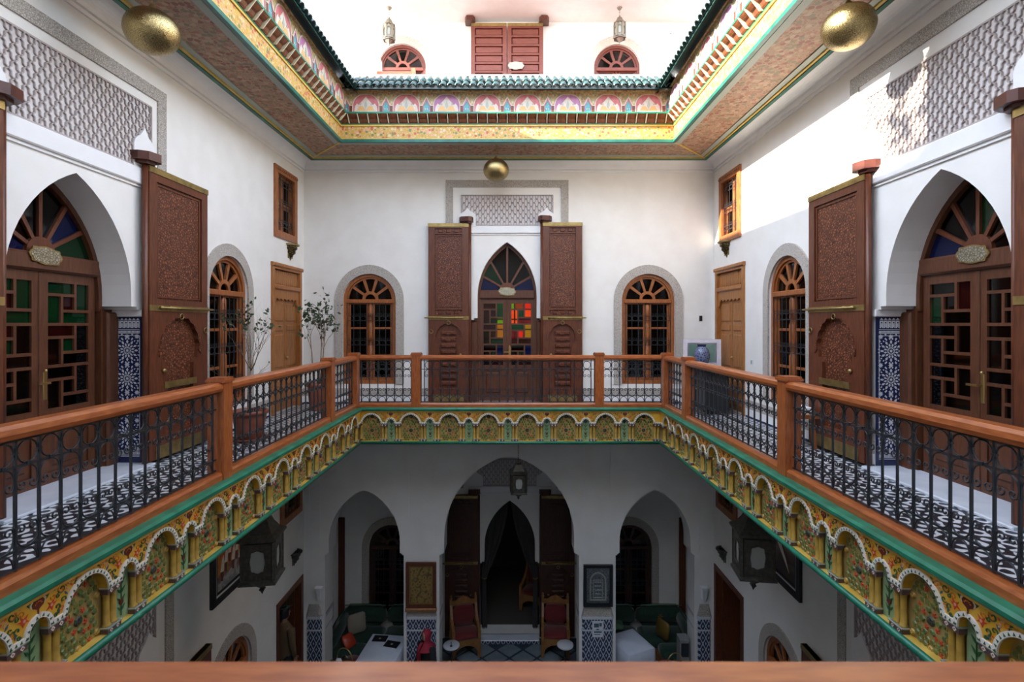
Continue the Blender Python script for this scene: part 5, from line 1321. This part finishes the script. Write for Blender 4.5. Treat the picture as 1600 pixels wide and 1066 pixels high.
def doorway(loc, rot, label, hw, top, leafside):
    rt = thing('door_5', label, 'door', loc, rot, kind='structure')
    q = MB(); q.plate([(-hw-.02,0),(-hw-.02,top+.02),(hw+.02,top+.02),(hw+.02,0),(hw-.08,0),(hw-.08,top-.08),(-hw+.08,top-.08),(-hw+.08,0)], (), -.02, .16); part('casing', q, M['leaf'], rt)
    q = MB(); q.box(*sorted((leafside*(hw-.10), leafside*(hw-.15))), .10, .44, .05, top-.10); lf = part('door_leaf', q, M['leaf'], rt)
    part('step', MB().box(-hw, hw, .0, .45, 0, .15), M['marble'], rt)
doorway(*side(-1, 10.07, ZG), label='ground floor doorway with the man standing in it', hw=.57, top=-3.50-ZG, leafside=1)
doorway(*side(1, 10.0, ZG), label='empty dark ground floor doorway below the sunlit wall', hw=.65, top=-3.28-ZG, leafside=-1)
for x, lab in ((-4.12, 'dark wooden door edge at the loggia end by the green sofa'), (4.02, 'dark wooden door edge at the loggia end by the grey cabinet')):
    part('door_6', MB().box(-.07,.07,-.06,.0,0,2.9), M['leaf'], None, (x, 12.5, ZG), 0, label=lab, cat='door', kind='structure')
for x, lab in ((-3.99, 'white plaster wall light on the pier near the man'), (3.90, 'white plaster wall light on the pier near the empty doorway')):
    rt = thing('wall_light', lab, 'wall lamp', (x, YB-.0, -4.02), 0)
    q = MB(); q.add([(-.05,0,0),(.05,0,0),(.07,0,.26),(-.07,0,.26),(-.03,-.05,0),(.03,-.05,0),(.06,-.10,.26),(-.06,-.10,.26)], [(0,1,2,3),(4,7,6,5),(0,4,5,1),(1,5,6,2),(3,7,4,0)]); part('shade', q, M['stucco'], rt)
    part('lip', MB().box(-.075,.075,-.105,0,.255,.27), M['stucco'], rt)

# ------------------------------------------------------------------ sofas, tables, chairs
def cushion(q, x0, x1, y0, y1, z0, z1, p=.35, m=0):
    n = 8; vs = []; fs = []
    for k in range(5):
        f = k/4; z = z0+(z1-z0)*f; ins = (1-math.sqrt(max(0, 1-(2*f-1)**2)))*p*(z1-z0)
        a0, a1, b0, b1 = x0+ins, x1-ins, y0+ins, y1-ins; c = min(.05, (a1-a0)*.2, (b1-b0)*.2)
        vs += [(x, y, z) for x, y in ((a0+c,b0),(a1-c,b0),(a1,b0+c),(a1,b1-c),(a1-c,b1),(a0+c,b1),(a0,b1-c),(a0,b0+c))]
    for k in range(4):
        for i in range(n): fs.append((k*n+i, k*n+(i+1)%n, (k+1)*n+(i+1)%n, (k+1)*n+i))
    fs += [tuple(range(n-1,-1,-1)), tuple(range(4*n, 5*n))]
    return q.add(vs, fs, m, True)
def sofa(label, x0, x1, s):
    # banquette along the loggia wall (y 11.65 .. 12.45) with a wing coming forward at the outer end (s = -1: at x0)
    rt = thing('corner_sofa', label, 'sofa', (0, 0, ZG), 0)
    yb, d = 12.47, .80
    q = MB(); q.box(x0, x1, yb-d, yb, 0, .22); xa, xb = (x0, x0+d) if s < 0 else (x1-d, x1); q.box(xa, xb, 11.25, yb-d, 0, .22); part('base', q, M['honey'], rt)
    n = 2
    for k in range(n):
        a = x0+(x1-x0)*k/n; b = x0+(x1-x0)*(k+1)/n
        q = MB(); cushion(q, a+.01, b-.01, yb-d, yb-.15, .22, .45); part('seat_cushion', q, M['velvet'], rt)
        q = MB(); cushion(q, a+.01, b-.01, yb-.22, yb, .42, .88); bc = part('back_cushion', q, M['velvet'], rt)
        q = MB(); q.tube([(a+.03, yb-.12, .87), ((a+b)/2, yb-.13, .895), (b-.03, yb-.12, .87)], .011, 5); part('piping', q, M['velvetlt'], bc)
        q = MB(); q.plate(star((a+b)/2, .66, .07, .03, 6), (), yb-.225, yb-.215); part('embroidery', q, M['gilt'], bc)
    q = MB(); cushion(q, xa, xb, 11.25, yb-d, .22, .45); part('seat_cushion', q, M['velvet'], rt)
    wx = (xa, xa+.2) if s < 0 else (xb-.2, xb)
    q = MB(); cushion(q, wx[0], wx[1], 11.25, yb-.2, .42, .86); bc = part('back_cushion', q, M['velvet'], rt)
    c = sum(wx)/2; q = MB(); q.tube([(c, 11.28, .84), (c, 11.8, .875), (c, yb-.25, .85)], .011, 5); part('piping', q, M['velvetlt'], bc)
    for x, y in ((x0+.05, yb-.05), (x1-.05, yb-.05), (xa+.05, 11.3), (xb-.05, 11.3)): part('foot', MB().box(x-.03, x+.03, y-.03, y+.03, -.0, .03), M['honey'], rt)
    return rt
sofa('green velvet corner sofa behind the laid table with menus', -4.05, -1.95, -1)
sofa('green velvet corner sofa behind the bare draped table', 1.75, 4.0, 1)
def pillow(label, loc, mt, w, h, rot=(0,0,0)):
    o = part('pillow', cushion(MB(), -w/2, w/2, -h/2, h/2, -.06, .06, 1.2), mt, None, loc, rot, label=label, cat='pillow'); return o
pillow('beige pillow leaning at the inner corner of the laid-table sofa', (-3.60, 11.95, ZG+.68), mat('beige_linen', (.34,.29,.22), .85), .42, .42, (R(75), 0, R(35)))
pillow('small red pillow on the wing of the laid-table sofa', (-3.62, 11.45, ZG+.58), M['red'], .30, .30, (R(50), 0, R(60)))
pillow('pale green bolster on the draped-table sofa by the notice pier', (2.25, 12.05, ZG+.58), M['velvetlt'], .55, .26, (R(20), 0, 0))
pillow('mustard pillow standing on edge on the draped-table sofa', (3.35, 11.75, ZG+.66), M['gilt'], .38, .38, (R(80), 0, R(-60)))
def table(label, loc, rot, w, d, clabel, drape):
    rt = thing('dining_table', label, 'table', loc, rot)
    part('tabletop', MB().bbox(-w/2+.01,w/2-.01,-d/2+.01,d/2-.01,.70,.735,.005), M['honey'], rt)
    for sx in (-1, 1):
        for sy in (-1, 1): part('leg', MB().bar((sx*(w/2-.08), sy*(d/2-.08), 0), (sx*(w/2-.08), sy*(d/2-.08), .70), .05), M['honey'], rt)
    q = MB(); n = 48; top, bot, mid = [], [], []
    P = []
    for k in range(n):
        f = k/n*4; e = int(f); t = f-e
        P.append([(-w/2+w*t, -d/2), (w/2, -d/2+d*t), (w/2-w*t, d/2), (-w/2, d/2-d*t)][e])
    vs = [(x*.97, y*.97, .748) for x, y in P] + [(x*1.012, y*1.012, .735) for x, y in P]
    for f in (.5, 1.):
        for k, (x, y) in enumerate(P):
            g = 1.02 + .05*f + .035*f*sin(k*2*pi/n*12+k*.4); vs.append((x*g, y*g, .735 - drape*f - .03*f*sin(k*2*pi/n*4)))
    fs = [tuple(range(n))] + [(r*n+k, r*n+(k+1)%n, (r+1)*n+(k+1)%n, (r+1)*n+k) for r in range(3) for k in range(n)]
    q.add(vs, fs, 0, True)
    part('tablecloth', q, M['cloth'], None, loc, rot, label=clabel, cat='tablecloth')
table('table under the cloth with two dark menus', (-2.74, 10.92, ZG), R(-6), .80, .95, 'white cloth draped over the table with two dark menus', .32)
table('table under the creased bare cloth by the notice pier', (2.50, 11.15, ZG), R(24), .66, .76, 'white creased cloth over the bare table by the notice pier', .38)
for x, y, a, lab in ((-2.88, 11.22, -4, 'dark open menu lying nearer the sofa on the cloth'), (-2.58, 11.02, -14, 'dark closed menu with pale emblem on the cloth')):
    rt = thing('menu_folder', lab, 'menu', (x, y, ZG+.752), R(a))
    part('cover', MB().bbox(-.15,.15,-.11,.11,0,.018,.004), M['black'], rt)
    q = MB(); q.plate_xy(star(0,0,.035,.015,5), (), .018,.020); part('emblem', q, M['cream'], rt)
    part('page_edge', MB().box(-.145,.145,-.112,-.108,.004,.014), M['paper'], rt)
def throne(label, loc, rot):
    rt = thing('throne_chair', label, 'chair', loc, rot, group='carved honey wood chairs with dark red velvet'); mt = M['honey']
    W = .29
    for s in (-1, 1):
        q = MB(); q.bar((s*W, .24, .0), (s*W, .27, 1.10), .055, .05); q.lathe([(.03,1.10),(.035,1.13),(.015,1.15),(.03,1.18),(.0,1.22)], 8, (s*W,.27,0)); part('back_post', q, mt, rt)
        q = MB(); q.plate([(-.26,.0),(-.20,.0),(-.19,.40),(-.19,.62),(-.21,.65),(-.26,.62)], (), s*W-.03, s*W+.03, fn=lambda a, b, t: (t, a, b)); part('front_leg', q, mt, rt)
        q = MB(); q.plate([(-.25,.60),(-.25,.65),(-.08,.68),(.06,.74),(.16,.84),(.24,.98),(.24,.90),(.17,.77),(.06,.68),(-.08,.62)], (), s*W-.028, s*W+.028, fn=lambda a, b, t: (t, a, b)); part('armrest', q, mt, rt)
        q = MB(); q.plate([(-.20,.26),(.26,.26),(.26,.44),(-.20,.44)], (), s*W-.02, s*W+.02, fn=lambda a, b, t: (t, a, b)); part('side_rail', q, mt, rt)
    ar = [(W*cos(pi*k/10)*.86, .10+.19*sin(pi*k/10)) for k in range(11)]
    q = MB(); q.plate([(-W,.42),(W,.42),(W,.06),(W*.86,.06)] + ar + [(-W*.86,.06),(-W,.06)], (), -.25, -.205); part('front_apron', q, mt, rt)
    crest = [(-W,.96),(-W,1.05),(-W*.6,1.06),(-W*.35,1.12),(0,1.16),(W*.35,1.12),(W*.6,1.06),(W,1.05),(W,.96)]
    q = MB(); q.plate(crest, (), .245, .29); part('crest_rail', q, mt, rt)
    q = MB(); q.box(-W,W,.235,.28,.44,.50); part('back_rail', q, mt, rt)
    q = MB(); cushion(q, -W+.03, W-.03, .21, .275, .50, .97, .2); part('back_upholstery', q, M['redseat'], rt)
    q = MB(); cushion(q, -W+.02, W-.02, -.24, .24, .40, .50, .5); part('seat_cushion', q, M['redseat'], rt)
throne('carved throne chair with red velvet beside the headscarfed woman', (-1.12, 11.95, ZG+.012), R(14))
throne('carved throne chair with red velvet beside the notice pier', (.95, 11.98, ZG+.012), R(-4))
throne('carved throne chair with red velvet inside the dark doorway', (.53, 13.55, ZG+.16), R(-22))
part('doorstep', MB().bbox(-.70,.70,-.26,.02,.012,.10,.01), M['marble'], None, (-.10, 12.5, ZG), 0, label='pale step in front of the doorway with drapes', cat='step')
part('step_mosaic', MB().box(-.68,.68,-.268,-.262,.02,.09), M['zdado'], None, (-.10, 12.5, ZG), 0, label='blue mosaic riser of the pale doorway step', cat='step riser')
dr_m = mat('dark_drape_cloth', (.035,.03,.028), .85, sheen=.2)
for s, lab in ((-1, 'dark drape tied to the side nearer the headscarfed woman'), (1, 'dark drape tied to the side nearer the notice pier')):
    rt = thing('door_drape', lab, 'curtain', (-.10, 12.72, ZG), 0, group='dark drapes in the loggia doorway')
    q = MB(); nu, nv = 16, 14; vs = []
    for j in range(nv+1):
        f = j/nv; z = 3.32-3.2*f
        inner = .02+.56*min(1, f/.62)**1.6 if f < .62 else .58-.08*(f-.62)
        for i in range(nu+1):
            g = i/nu; u = inner+(.68-inner)*g; vs.append((s*u, .03*sin(g*pi*7)*(.4+f), z))
    q.add(vs, [(j*(nu+1)+i, j*(nu+1)+i+1, (j+1)*(nu+1)+i+1, (j+1)*(nu+1)+i) for j in range(nv) for i in range(nu)], 0, True); part('cloth', q, dr_m, rt)
    q = MB(); q.tube([(s*.56,-.05,1.36),(s*.62,-.06,1.34),(s*.69,-.03,1.36)], .012, 6); part('tieback', q, M['gilt'], rt)
def side_table(label, loc):
    rt = thing('side_table', label, 'table', loc, 0, group='small round mosaic-topped side tables')
    q = MB(); q.lathe([(0,.50),(.17,.50),(.18,.51),(.18,.53),(.17,.54),(0,.54)], 24); part('tabletop', q, M['tesser'], rt)
    q = MB(); q.lathe([(.10,.0),(.09,.02),(.02,.04),(.02,.26),(.035,.28),(.02,.30),(.02,.48),(.08,.50)], 12); part('pedestal', q, M['iron'], rt)
    q = MB(); q.tube([(.17*cos(2*pi*k/24), .17*sin(2*pi*k/24), .49) for k in range(24)], .008, 5, True); part('rim_band', q, M['iron'], rt)
side_table('small white round table beside the headscarfed woman', (-1.36, 11.36, ZG+.012))
side_table('small white round table beside the notice pier', (1.12, 11.38, ZG+.012))
rt = thing('candle', 'dark thin candle holder on the round table by the woman', 'candle', (-1.36, 11.30, ZG+.552), 0)
q = MB(); q.lathe([(.03,0),(.03,.008),(.006,.015),(.006,.08),(.012,.085),(.0,.088)], 10); part('holder', q, M['iron'], rt)
rt = thing('coffee_table', 'black round table by the corner pier with a folded napkin', 'table', (-3.50, 10.30, ZG), 0)
q = MB(); q.lathe([(0,.70),(.33,.70),(.34,.71),(.34,.73),(0,.735)], 28); part('tabletop', q, M['black'], rt)
q = MB(); q.lathe([(.20,0),(.19,.03),(.03,.06),(.03,.68),(.10,.70)], 12); part('pedestal', q, M['black'], rt)
rt = thing('napkin', 'white folded napkin standing on the black round table', 'napkin', (-3.50, 10.40, ZG+.735), R(20))
q = MB(); q.add([(-.10,-.05,0),(.10,-.05,0),(.08,.07,0),(-.08,.07,0),(-.03,.01,.14),(.05,.02,.11)], [(0,1,5,4),(1,2,5),(2,3,4,5),(3,0,4),(3,2,1,0)]); part('cloth_fold', q, M['paper'], rt)
def brass_chair(label, loc, rot, seatm):
    rt = thing('brass_chair', label, 'chair', loc, rot)
    ht = MB(); ht.tube([(-.19,.17,.44)] + [(.19*-cos(pi*k/10), .20, .62+.22*sin(pi*k/10)) for k in range(11)] + [(.19,.17,.44)], .012, 6); part('back_hoop', ht, M['brassdoor'], rt)
    q = MB(); q.tube([(-.10*cos(pi*k/8), .20, .55+.15*sin(pi*k/8)) for k in range(9)], .007, 5); part('inner_hoop', q, M['brassdoor'], rt)
    q = MB(); q.lathe([(0,.42),(.19,.42),(.205,.44),(.19,.47),(0,.475)], 20); part('seat', q, seatm, rt)
    for sx in (-1, 1):
        for sy in (-1, 1): part('leg', MB().tube([(sx*.14, sy*.14, .42), (sx*.18, sy*.18, 0)], .011, 6), M['brassdoor'], rt)
brass_chair('brass hoop-backed chair beside the laid table', (-3.42, 10.95, ZG), R(160), M['redseat'])
brass_chair('brass hoop-backed chair beside the grey cabinet', (3.20, 10.80, ZG), R(-160), M['rosered'])
rt = thing('slim_cabinet', 'slim grey cabinet against the pier by the brass chair', 'cabinet', (3.56, 10.98, ZG), 0)
part('body', MB().bbox(-.10,.10,-.12,.12,.03,.95,.01), mat('grey_enamel', (.28,.28,.27), .5), rt)
part('grille', MB().box(-.08,.08,-.128,-.118,.60,.88), M['iron'], rt); part('plinth', MB().box(-.11,.11,-.13,.13,0,.04), M['black'], rt)

# ------------------------------------------------------------------ people
def skin_body(name, joints, edges, rad, mt, parent, extra):
    me = bpy.data.meshes.new(name+'_bones'); keys = list(joints); me.from_pydata([joints[k] for k in keys], [(keys.index(a), keys.index(b)) for a, b in edges], [])
    o = bpy.data.objects.new(name+'_tmp', me); COL.objects.link(o)
    md = o.modifiers.new('skin', 'SKIN'); sv = me.skin_vertices[0].data
    for i, k in enumerate(keys): r = rad[k]; sv[i].radius = r if isinstance(r, tuple) else (r, r)
    sv[keys.index('pelvis')].use_root = True
    sb = o.modifiers.new('sub', 'SUBSURF'); sb.levels = 2; sb.render_levels = 2
    dg = bpy.context.evaluated_depsgraph_get(); em_ = bpy.data.meshes.new_from_object(o.evaluated_get(dg))
    bpy.data.objects.remove(o)
    q = MB(); q.add([tuple(v.co) for v in em_.vertices], [tuple(p.vertices) for p in em_.polygons], 0, True)
    extra(q)
    return part('body', q, mt, parent)
def person(label, loc, rot, h, male):
    rt = thing('person', label, 'person', loc, rot); k = h/1.70; sh = .19 if male else .165
    J = {'pelvis':(0,0,.92),'belly':(0,-.005,1.05),'chest':(0,.0,1.24),'neckb':(0,.01,1.42),'neck':(0,0,1.50),'skull':(0,-.015,1.585)}
    E = [('pelvis','belly'),('belly','chest'),('chest','neckb'),('neckb','neck'),('neck','skull')]
    Rd = {'pelvis':(.145,.11),'belly':(.13,.095),'chest':(.15,.11),'neckb':(.075,.07),'neck':.052,'skull':.055}
    for s, t in ((-1,'l'),(1,'r')):
        fw = -.16 if not male else -.05
        J.update({t+'sh':(s*sh,.0,1.38), t+'el':(s*(sh+.05),.02+fw*.2,1.11), t+'wr':(s*(sh+.03),fw,.88), t+'pa':(s*(sh+.025),fw-.03,.81),
                  t+'hip':(s*.09,0,.86), t+'kn':(s*.10,-.02,.49), t+'an':(s*.10,.02,.09), t+'toe':(s*.115,-.14,.035)})
        E += [('chest',t+'sh'),(t+'sh',t+'el'),(t+'el',t+'wr'),(t+'wr',t+'pa'),('pelvis',t+'hip'),(t+'hip',t+'kn'),(t+'kn',t+'an'),(t+'an',t+'toe')]
        Rd.update({t+'sh':.062,t+'el':.043,t+'wr':.028,t+'pa':(.040,.018),t+'hip':.085,t+'kn':.058,t+'an':.040,t+'toe':.034})
    J = {a: tuple(c*k for c in v) for a, v in J.items()}; Rd = {a: (tuple(c*k for c in v) if isinstance(v, tuple) else v*k) for a, v in Rd.items()}
    def extra(q):
        hz = 1.61*k
        prof = [(.0,-.115),(.035,-.108),(.052,-.085),(.066,-.04),(.074,.01),(.075,.05),(.064,.088),(.038,.112),(0,.12)]
        b = len(q.v); q.lathe([(r*k, z*k) for r, z in prof], 16, (0,-.02*k,hz), sy=1.22); 
        for i in range(b, len(q.v)):                      # brow, nose and chin pushed out of the egg
            x, y, z = q.v[i]; dz = (z-hz)/k; fx = abs(x)/k
            if y < -.06*k:
                if fx < .02 and -.05 < dz < .02: y -= .020*k
                elif dz < -.09: y -= .008*k
            q.v[i] = (x, y, z)
        for s in (-1, 1):                                  # ears, fingers
            q.lathe([(0,-.03*k),(.014*k,-.02*k),(.018*k,.01*k),(0,.03*k)], 6, (s*.076*k,0,hz-.01*k), sx=.5)
            p = Vector(J[('l' if s < 0 else 'r')+'pa'])
            for j, (o, l) in enumerate(((-.030,.068),(-.010,.078),(.010,.074),(.028,.058))):
                a = p + Vector((0, o*k, -.005*k)); c1 = a + Vector((-s*.004, -.006, -l*.5))*k; c2 = a + Vector((-s*.016, -.010, -l*.95))*k
                q.tube([a + Vector((0,0,.02))*k, a + Vector((0,0,-.015))*k, c1, c2], [.009*k,.0088*k,.008*k,.006*k], 6)
            a = p + Vector((0,-.03,.03))*k; q.tube([a, a+Vector((-s*.008,-.03,-.02))*k, a+Vector((-s*.016,-.042,-.052))*k], [.010*k,.010*k,.007*k], 6)
    skin_body('person', J, E, Rd, M['skin'], rt, extra)
    q = MB(); fy = -.108*k; ez = 1.612*k
    for s in (-1, 1): q.lathe([(0,-.008*k),(.012*k,0),(0,.008*k)], 8, (s*.030*k, fy+.012*k, ez))
    part('eyes', q, M['paper'], rt)
    q = MB()
    for s in (-1, 1): q.lathe([(0,-.005*k),(.006*k,0),(0,.005*k)], 6, (s*.030*k, fy+.001*k, ez)); q.bar((s*.016*k, fy+.002*k, ez+.022*k), (s*.045*k, fy+.010*k, ez+.020*k), .006*k)
    part('brows_and_pupils', q, M['hair'], rt)
    q = MB(); q.tube([(-.022*k, fy+.008*k, 1.545*k), (0, fy-.002*k, 1.547*k), (.022*k, fy+.008*k, 1.545*k)], .006*k, 6); part('lips', q, M['rosered'], rt)
    def loft(q, secs, n=24, cx=0):
        vs = []
        for z, rx, ry, cy in secs:
            for i in range(n):
                a = 2*pi*i/n; g = 1+.03*sin(a*6+z*9)*(1 if z < 1.0*k else 0); vs.append((cx+rx*g*cos(a), cy+ry*g*sin(a), z))
        q.add(vs, [(r*n+i, r*n+(i+1)%n, (r+1)*n+(i+1)%n, (r+1)*n+i) for r in range(len(secs)-1) for i in range(n)], 0, True)
    S_ = lambda L: [tuple(c*k for c in e) for e in L]
    if male:
        q = MB(); loft(q, S_([(.86,.178,.135,0),(.92,.182,.138,0),(1.05,.170,.125,0),(1.24,.188,.135,0),(1.36,.205,.115,0),(1.42,.150,.095,.005),(1.455,.085,.078,.005),(1.475,.070,.068,0)])); part('shirt', q, M['khaki'], rt)
        for t in 'lr':
            a, b, c = (Vector(J[t+x]) for x in ('sh','el','wr')); q = MB(); q.tube([a+(a-b)*.12, a, a.lerp(b,.5), b, b.lerp(c,.5), c], [.045*k,.078*k,.066*k,.058*k,.050*k,.042*k], 12); part('sleeve', q, M['khaki'], rt)
            a, b, c = (Vector(J[t+x]) for x in ('hip','kn','an')); q = MB(); q.tube([a+Vector((0,0,.08*k)), a, a.lerp(b,.5), b, c], [.085*k,.105*k,.092*k,.078*k,.064*k], 14); part('trouser_leg', q, M['black'], rt)
            a = Vector(J[t+'an']); q = MB(); q.box(a.x-.045*k, a.x+.045*k, a.y-.20*k, a.y+.06*k, 0, .07*k); part('shoe', q, M['black'], rt)
        q = MB(); hz = 1.62*k
        q.lathe([(r*k, z*k) for r, z in ((.083,-.06),(.086,-.02),(.087,.04),(.076,.09),(.045,.122),(0,.132))], 16, (0,.0,hz), a0=R(-20), a1=R(200), sy=1.2)
        q.lathe([(r*k, z*k) for r, z in ((.084,.045),(.078,.09),(.045,.122),(0,.132))], 16, (0,-.01*k,hz), sy=1.2); part('hair', q, M['hair'], rt)
    else:
        q = MB(); loft(q, S_([(.03,.30,.27,0),(.30,.27,.235,0),(.60,.235,.19,0),(.90,.205,.155,0),(1.08,.175,.13,0),(1.25,.19,.14,0),(1.36,.195,.115,0),(1.43,.12,.09,.005),(1.47,.07,.068,0)])); part('robe', q, M['abaya'], rt)
        for t in 'lr':
            a, b, c = (Vector(J[t+x]) for x in ('sh','el','wr')); q = MB(); q.tube([a+(a-b)*.12, a, b, c], [.04*k,.078*k,.075*k,.085*k], 12); part('sleeve', q, M['abaya'], rt)
        q = MB(); hz = 1.61*k; n = 20                     # headscarf: hood with an opening for the face, falling to the chest
        vs, fs = [], []; rows = [(.125,.020),(.105,.072),(.06,.096),(0,.100),(-.06,.092),(-.11,.082),(-.15,.095),(-.21,.150),(-.27,.185)]
        for z, r_ in rows:
            for i in range(n+1):
                op = .62 if -.085 < z < .085 else .12 if z < 0 else 0
                a = -pi/2+op + (2*pi-2*op)*i/n; g = 1+.03*sin(i*1.9+z*40); vs.append((r_*k*g*cos(a), (-.012+.0)*k + r_*k*1.15*g*sin(a), hz+z*k))
        for j in range(len(rows)-1):
            for i in range(n): fs.append((j*(n+1)+i, j*(n+1)+i+1, (j+1)*(n+1)+i+1, (j+1)*(n+1)+i))
        q.add(vs, fs, 0, True); part('headscarf', q, M['hijab'], rt)
        q = MB(); q.tube([(-.05*k,-.10*k,1.47*k),(-.07*k,-.155*k,1.38*k),(-.065*k,-.175*k,1.22*k),(-.06*k,-.17*k,1.08*k)], [.03*k,.045*k,.05*k,.04*k], 10); part('scarf_end', q, M['hijab'], rt)
    return rt
person('woman in crimson headscarf and black robe standing before the gilt-picture pier', (-1.70, 10.18, ZG+.012), R(-38), 1.53, False)
person('man in olive-brown shirt seen from behind in the doorway', (-4.50, 10.22, ZG+.15), R(150), 1.80, True)
rt = thing('hanging_fern', 'blue-green fern fronds above the man in the doorway', 'plant', (-4.56, 10.20, -3.62), 0)
q = MB(); q.lathe([(0,-.06),(.06,-.05),(.09,.0),(.095,.03)], 12); part('basket', q, M['iron'], rt); rr = random.Random(4); q = MB(); st = MB()
for k in range(26):
    a = rr.uniform(0, 2*pi); l = rr.uniform(.16,.30); pts = [Vector((l*f*cos(a), l*f*sin(a), .03+.10*sin(f*2.2)-.30*f*f)) for f in [i/5 for i in range(6)]]
    st.tube(pts, .002, 3)
    for i in range(1, 6):
        for s in (-1, 1):
            d = Vector((-sin(a)*s, cos(a)*s, -.2))*.045; p = pts[i]; t = (pts[i]-pts[i-1]).normalized()*.018; q.add([p-t*.6, p+d, p+t*.6], [(0,1,2)])
part('fronds', q, M['fern'], rt, kind='stuff'); part('stems', st, M['vine'], rt, kind='stuff')

# ------------------------------------------------------------------ terrace fittings
rt = thing('louvred_doors', 'red-brown louvred double door shut on the upper terrace', 'door', (-.155, TY-.13, 5.35), 0)
for s in (-1, 1):
    a, b = sorted((s*.01, s*.82)); lf = inst('door_leaf', MB().plate(rect(a, b, .05, 3.08), [rect(a+.09, b-.09, .2+.203*k, .2+.203*k+.165) for k in range(14)], -.03, .04).mesh('door_leaf', M['shutterred']), rt)
    for k in range(14): part('raised_panel', MB().bbox(a+.085, b-.085, -.012, .03, .195+.203*k, .370+.203*k, .03), M['shutterred'], lf)
    part('brass_band', MB().box(a, b, -.035, .04, 3.05, 3.12), M['brass'], rt)
    q = MB(); q.plate([(x*.7+s*.84, y) for x, y in ((-.16,.1),(-.16,-.08),(-.10,-.16),(.10,-.16),(.16,-.08),(.16,.1))], (), 3.12, 3.22, fn=lambda a, b, t: (a, b, t)); part('pivot_block', q, M['cap'], rt)
part('name_plaque', MB().add(PLQ and [tuple(v.co) for v in PLQ.vertices], [tuple(p.vertices) for p in PLQ.polygons]), scratch, rt, (.20, -.045, 2.14))
rt = thing('terrace_rail', 'small cedar and iron balcony rail before the terrace fan window', 'balustrade', (-2.58, 11.2, 5.35), 0)
part('handrail', MB().bbox(-.50,.40,-.04,.04,1.62,1.70,.01), M['rail'], rt); part('post', MB().box(.38,.46,-.05,.05,0,1.76), M['post'], rt)
for k in range(6): inst('upright_bar', BAR, rt, (-.42+.14*k, 0, .60)); inst('iron_ring', RINGM, rt, (-.35+.14*k if k < 5 else .26, 0, .60))
part('bottom_rail', MB().box(-.50,.40,-.03,.03,.80,.86), M['rail'], rt)
for x, z, lab in ((-4.80, 8.90, 'short green tiled eave high beyond the shaded roof edge'), (4.45, 9.02, 'short green tiled eave high beyond the sunlit roof edge')):
    rt = thing('tiled_eave', lab, 'eaves', (x, TY-.35, z), 0)
    part('eave_board', MB().box(-.36,.36,.02,.35,-.10,.0), M['stucco'], rt)
    for k in range(6): inst('roof_tile', tile_me, rt, (-.30+.12*k, -.05, .01), (.35, 0, 0))
for x, z, lab in ((-4.12, 8.10, 'small white switch box on the shaded part of the terrace wall'), (3.60, 8.30, 'small white switch box on the sunny part of the terrace wall')):
    rt = thing('switch_box', lab, 'switch', (x, TY, z), 0); part('cover', MB().bbox(-.05,.05,-.03,0,-.07,.07,.008), M['paper'], rt); part('button', MB().lathe([(0,-.03),(.02,-.025),(.02,0)], 8).xf(Matrix.Translation((0,-.03,0)) @ Matrix.Rotation(R(-90),4,'X')), M['greyp'], rt)

# roof-garden tree whose leaves dapple the sunlit wall
rt = thing('terrace_tree', 'leafy roof garden tree by the added shading block', 'tree', (-3.95, 2.25, 5.35), 0)
rr = random.Random(21); tr, fo = MB(), MB(); tips = []
q = MB(); q.lathe([(.22,0),(.30,.45),(.33,.5),(.28,.5),(.24,.42)], 16); part('pot', q, M['terra'], rt)
tr.tube([Vector((0,0,.3)), Vector((0,.02,.9)), Vector((-.03,.05,1.5))], [.05,.045,.035], 8)
for k in range(8): grow(tr, rr, Vector((-.01,.03,1.0+.07*k)), Vector((rr.uniform(-.4,.5), rr.uniform(-.9,.9), rr.uniform(.3,1))).normalized(), .8, .016, 2, tips, .7, .2)
for pts, d, dep in tips:
    for _ in range(9 if dep == 0 else 3):
        p = pts[rr.randint(1, len(pts)-1)] + Vector((rr.uniform(-.06,.06), rr.uniform(-.06,.06), rr.uniform(-.06,.06))); dd = Vector((rr.uniform(-1,1), rr.uniform(-1,1), rr.uniform(-1,.4))).normalized(); s = dd.orthogonal().normalized(); l = rr.uniform(.09,.15)
        fo.add([p, p+dd*l*.5+s*l*.28, p+dd*l, p+dd*l*.5-s*l*.28], [(0,1,2,3)])
part('branches', tr, M['bark'], rt); part('foliage', fo, M['foliage'], rt, kind='stuff')
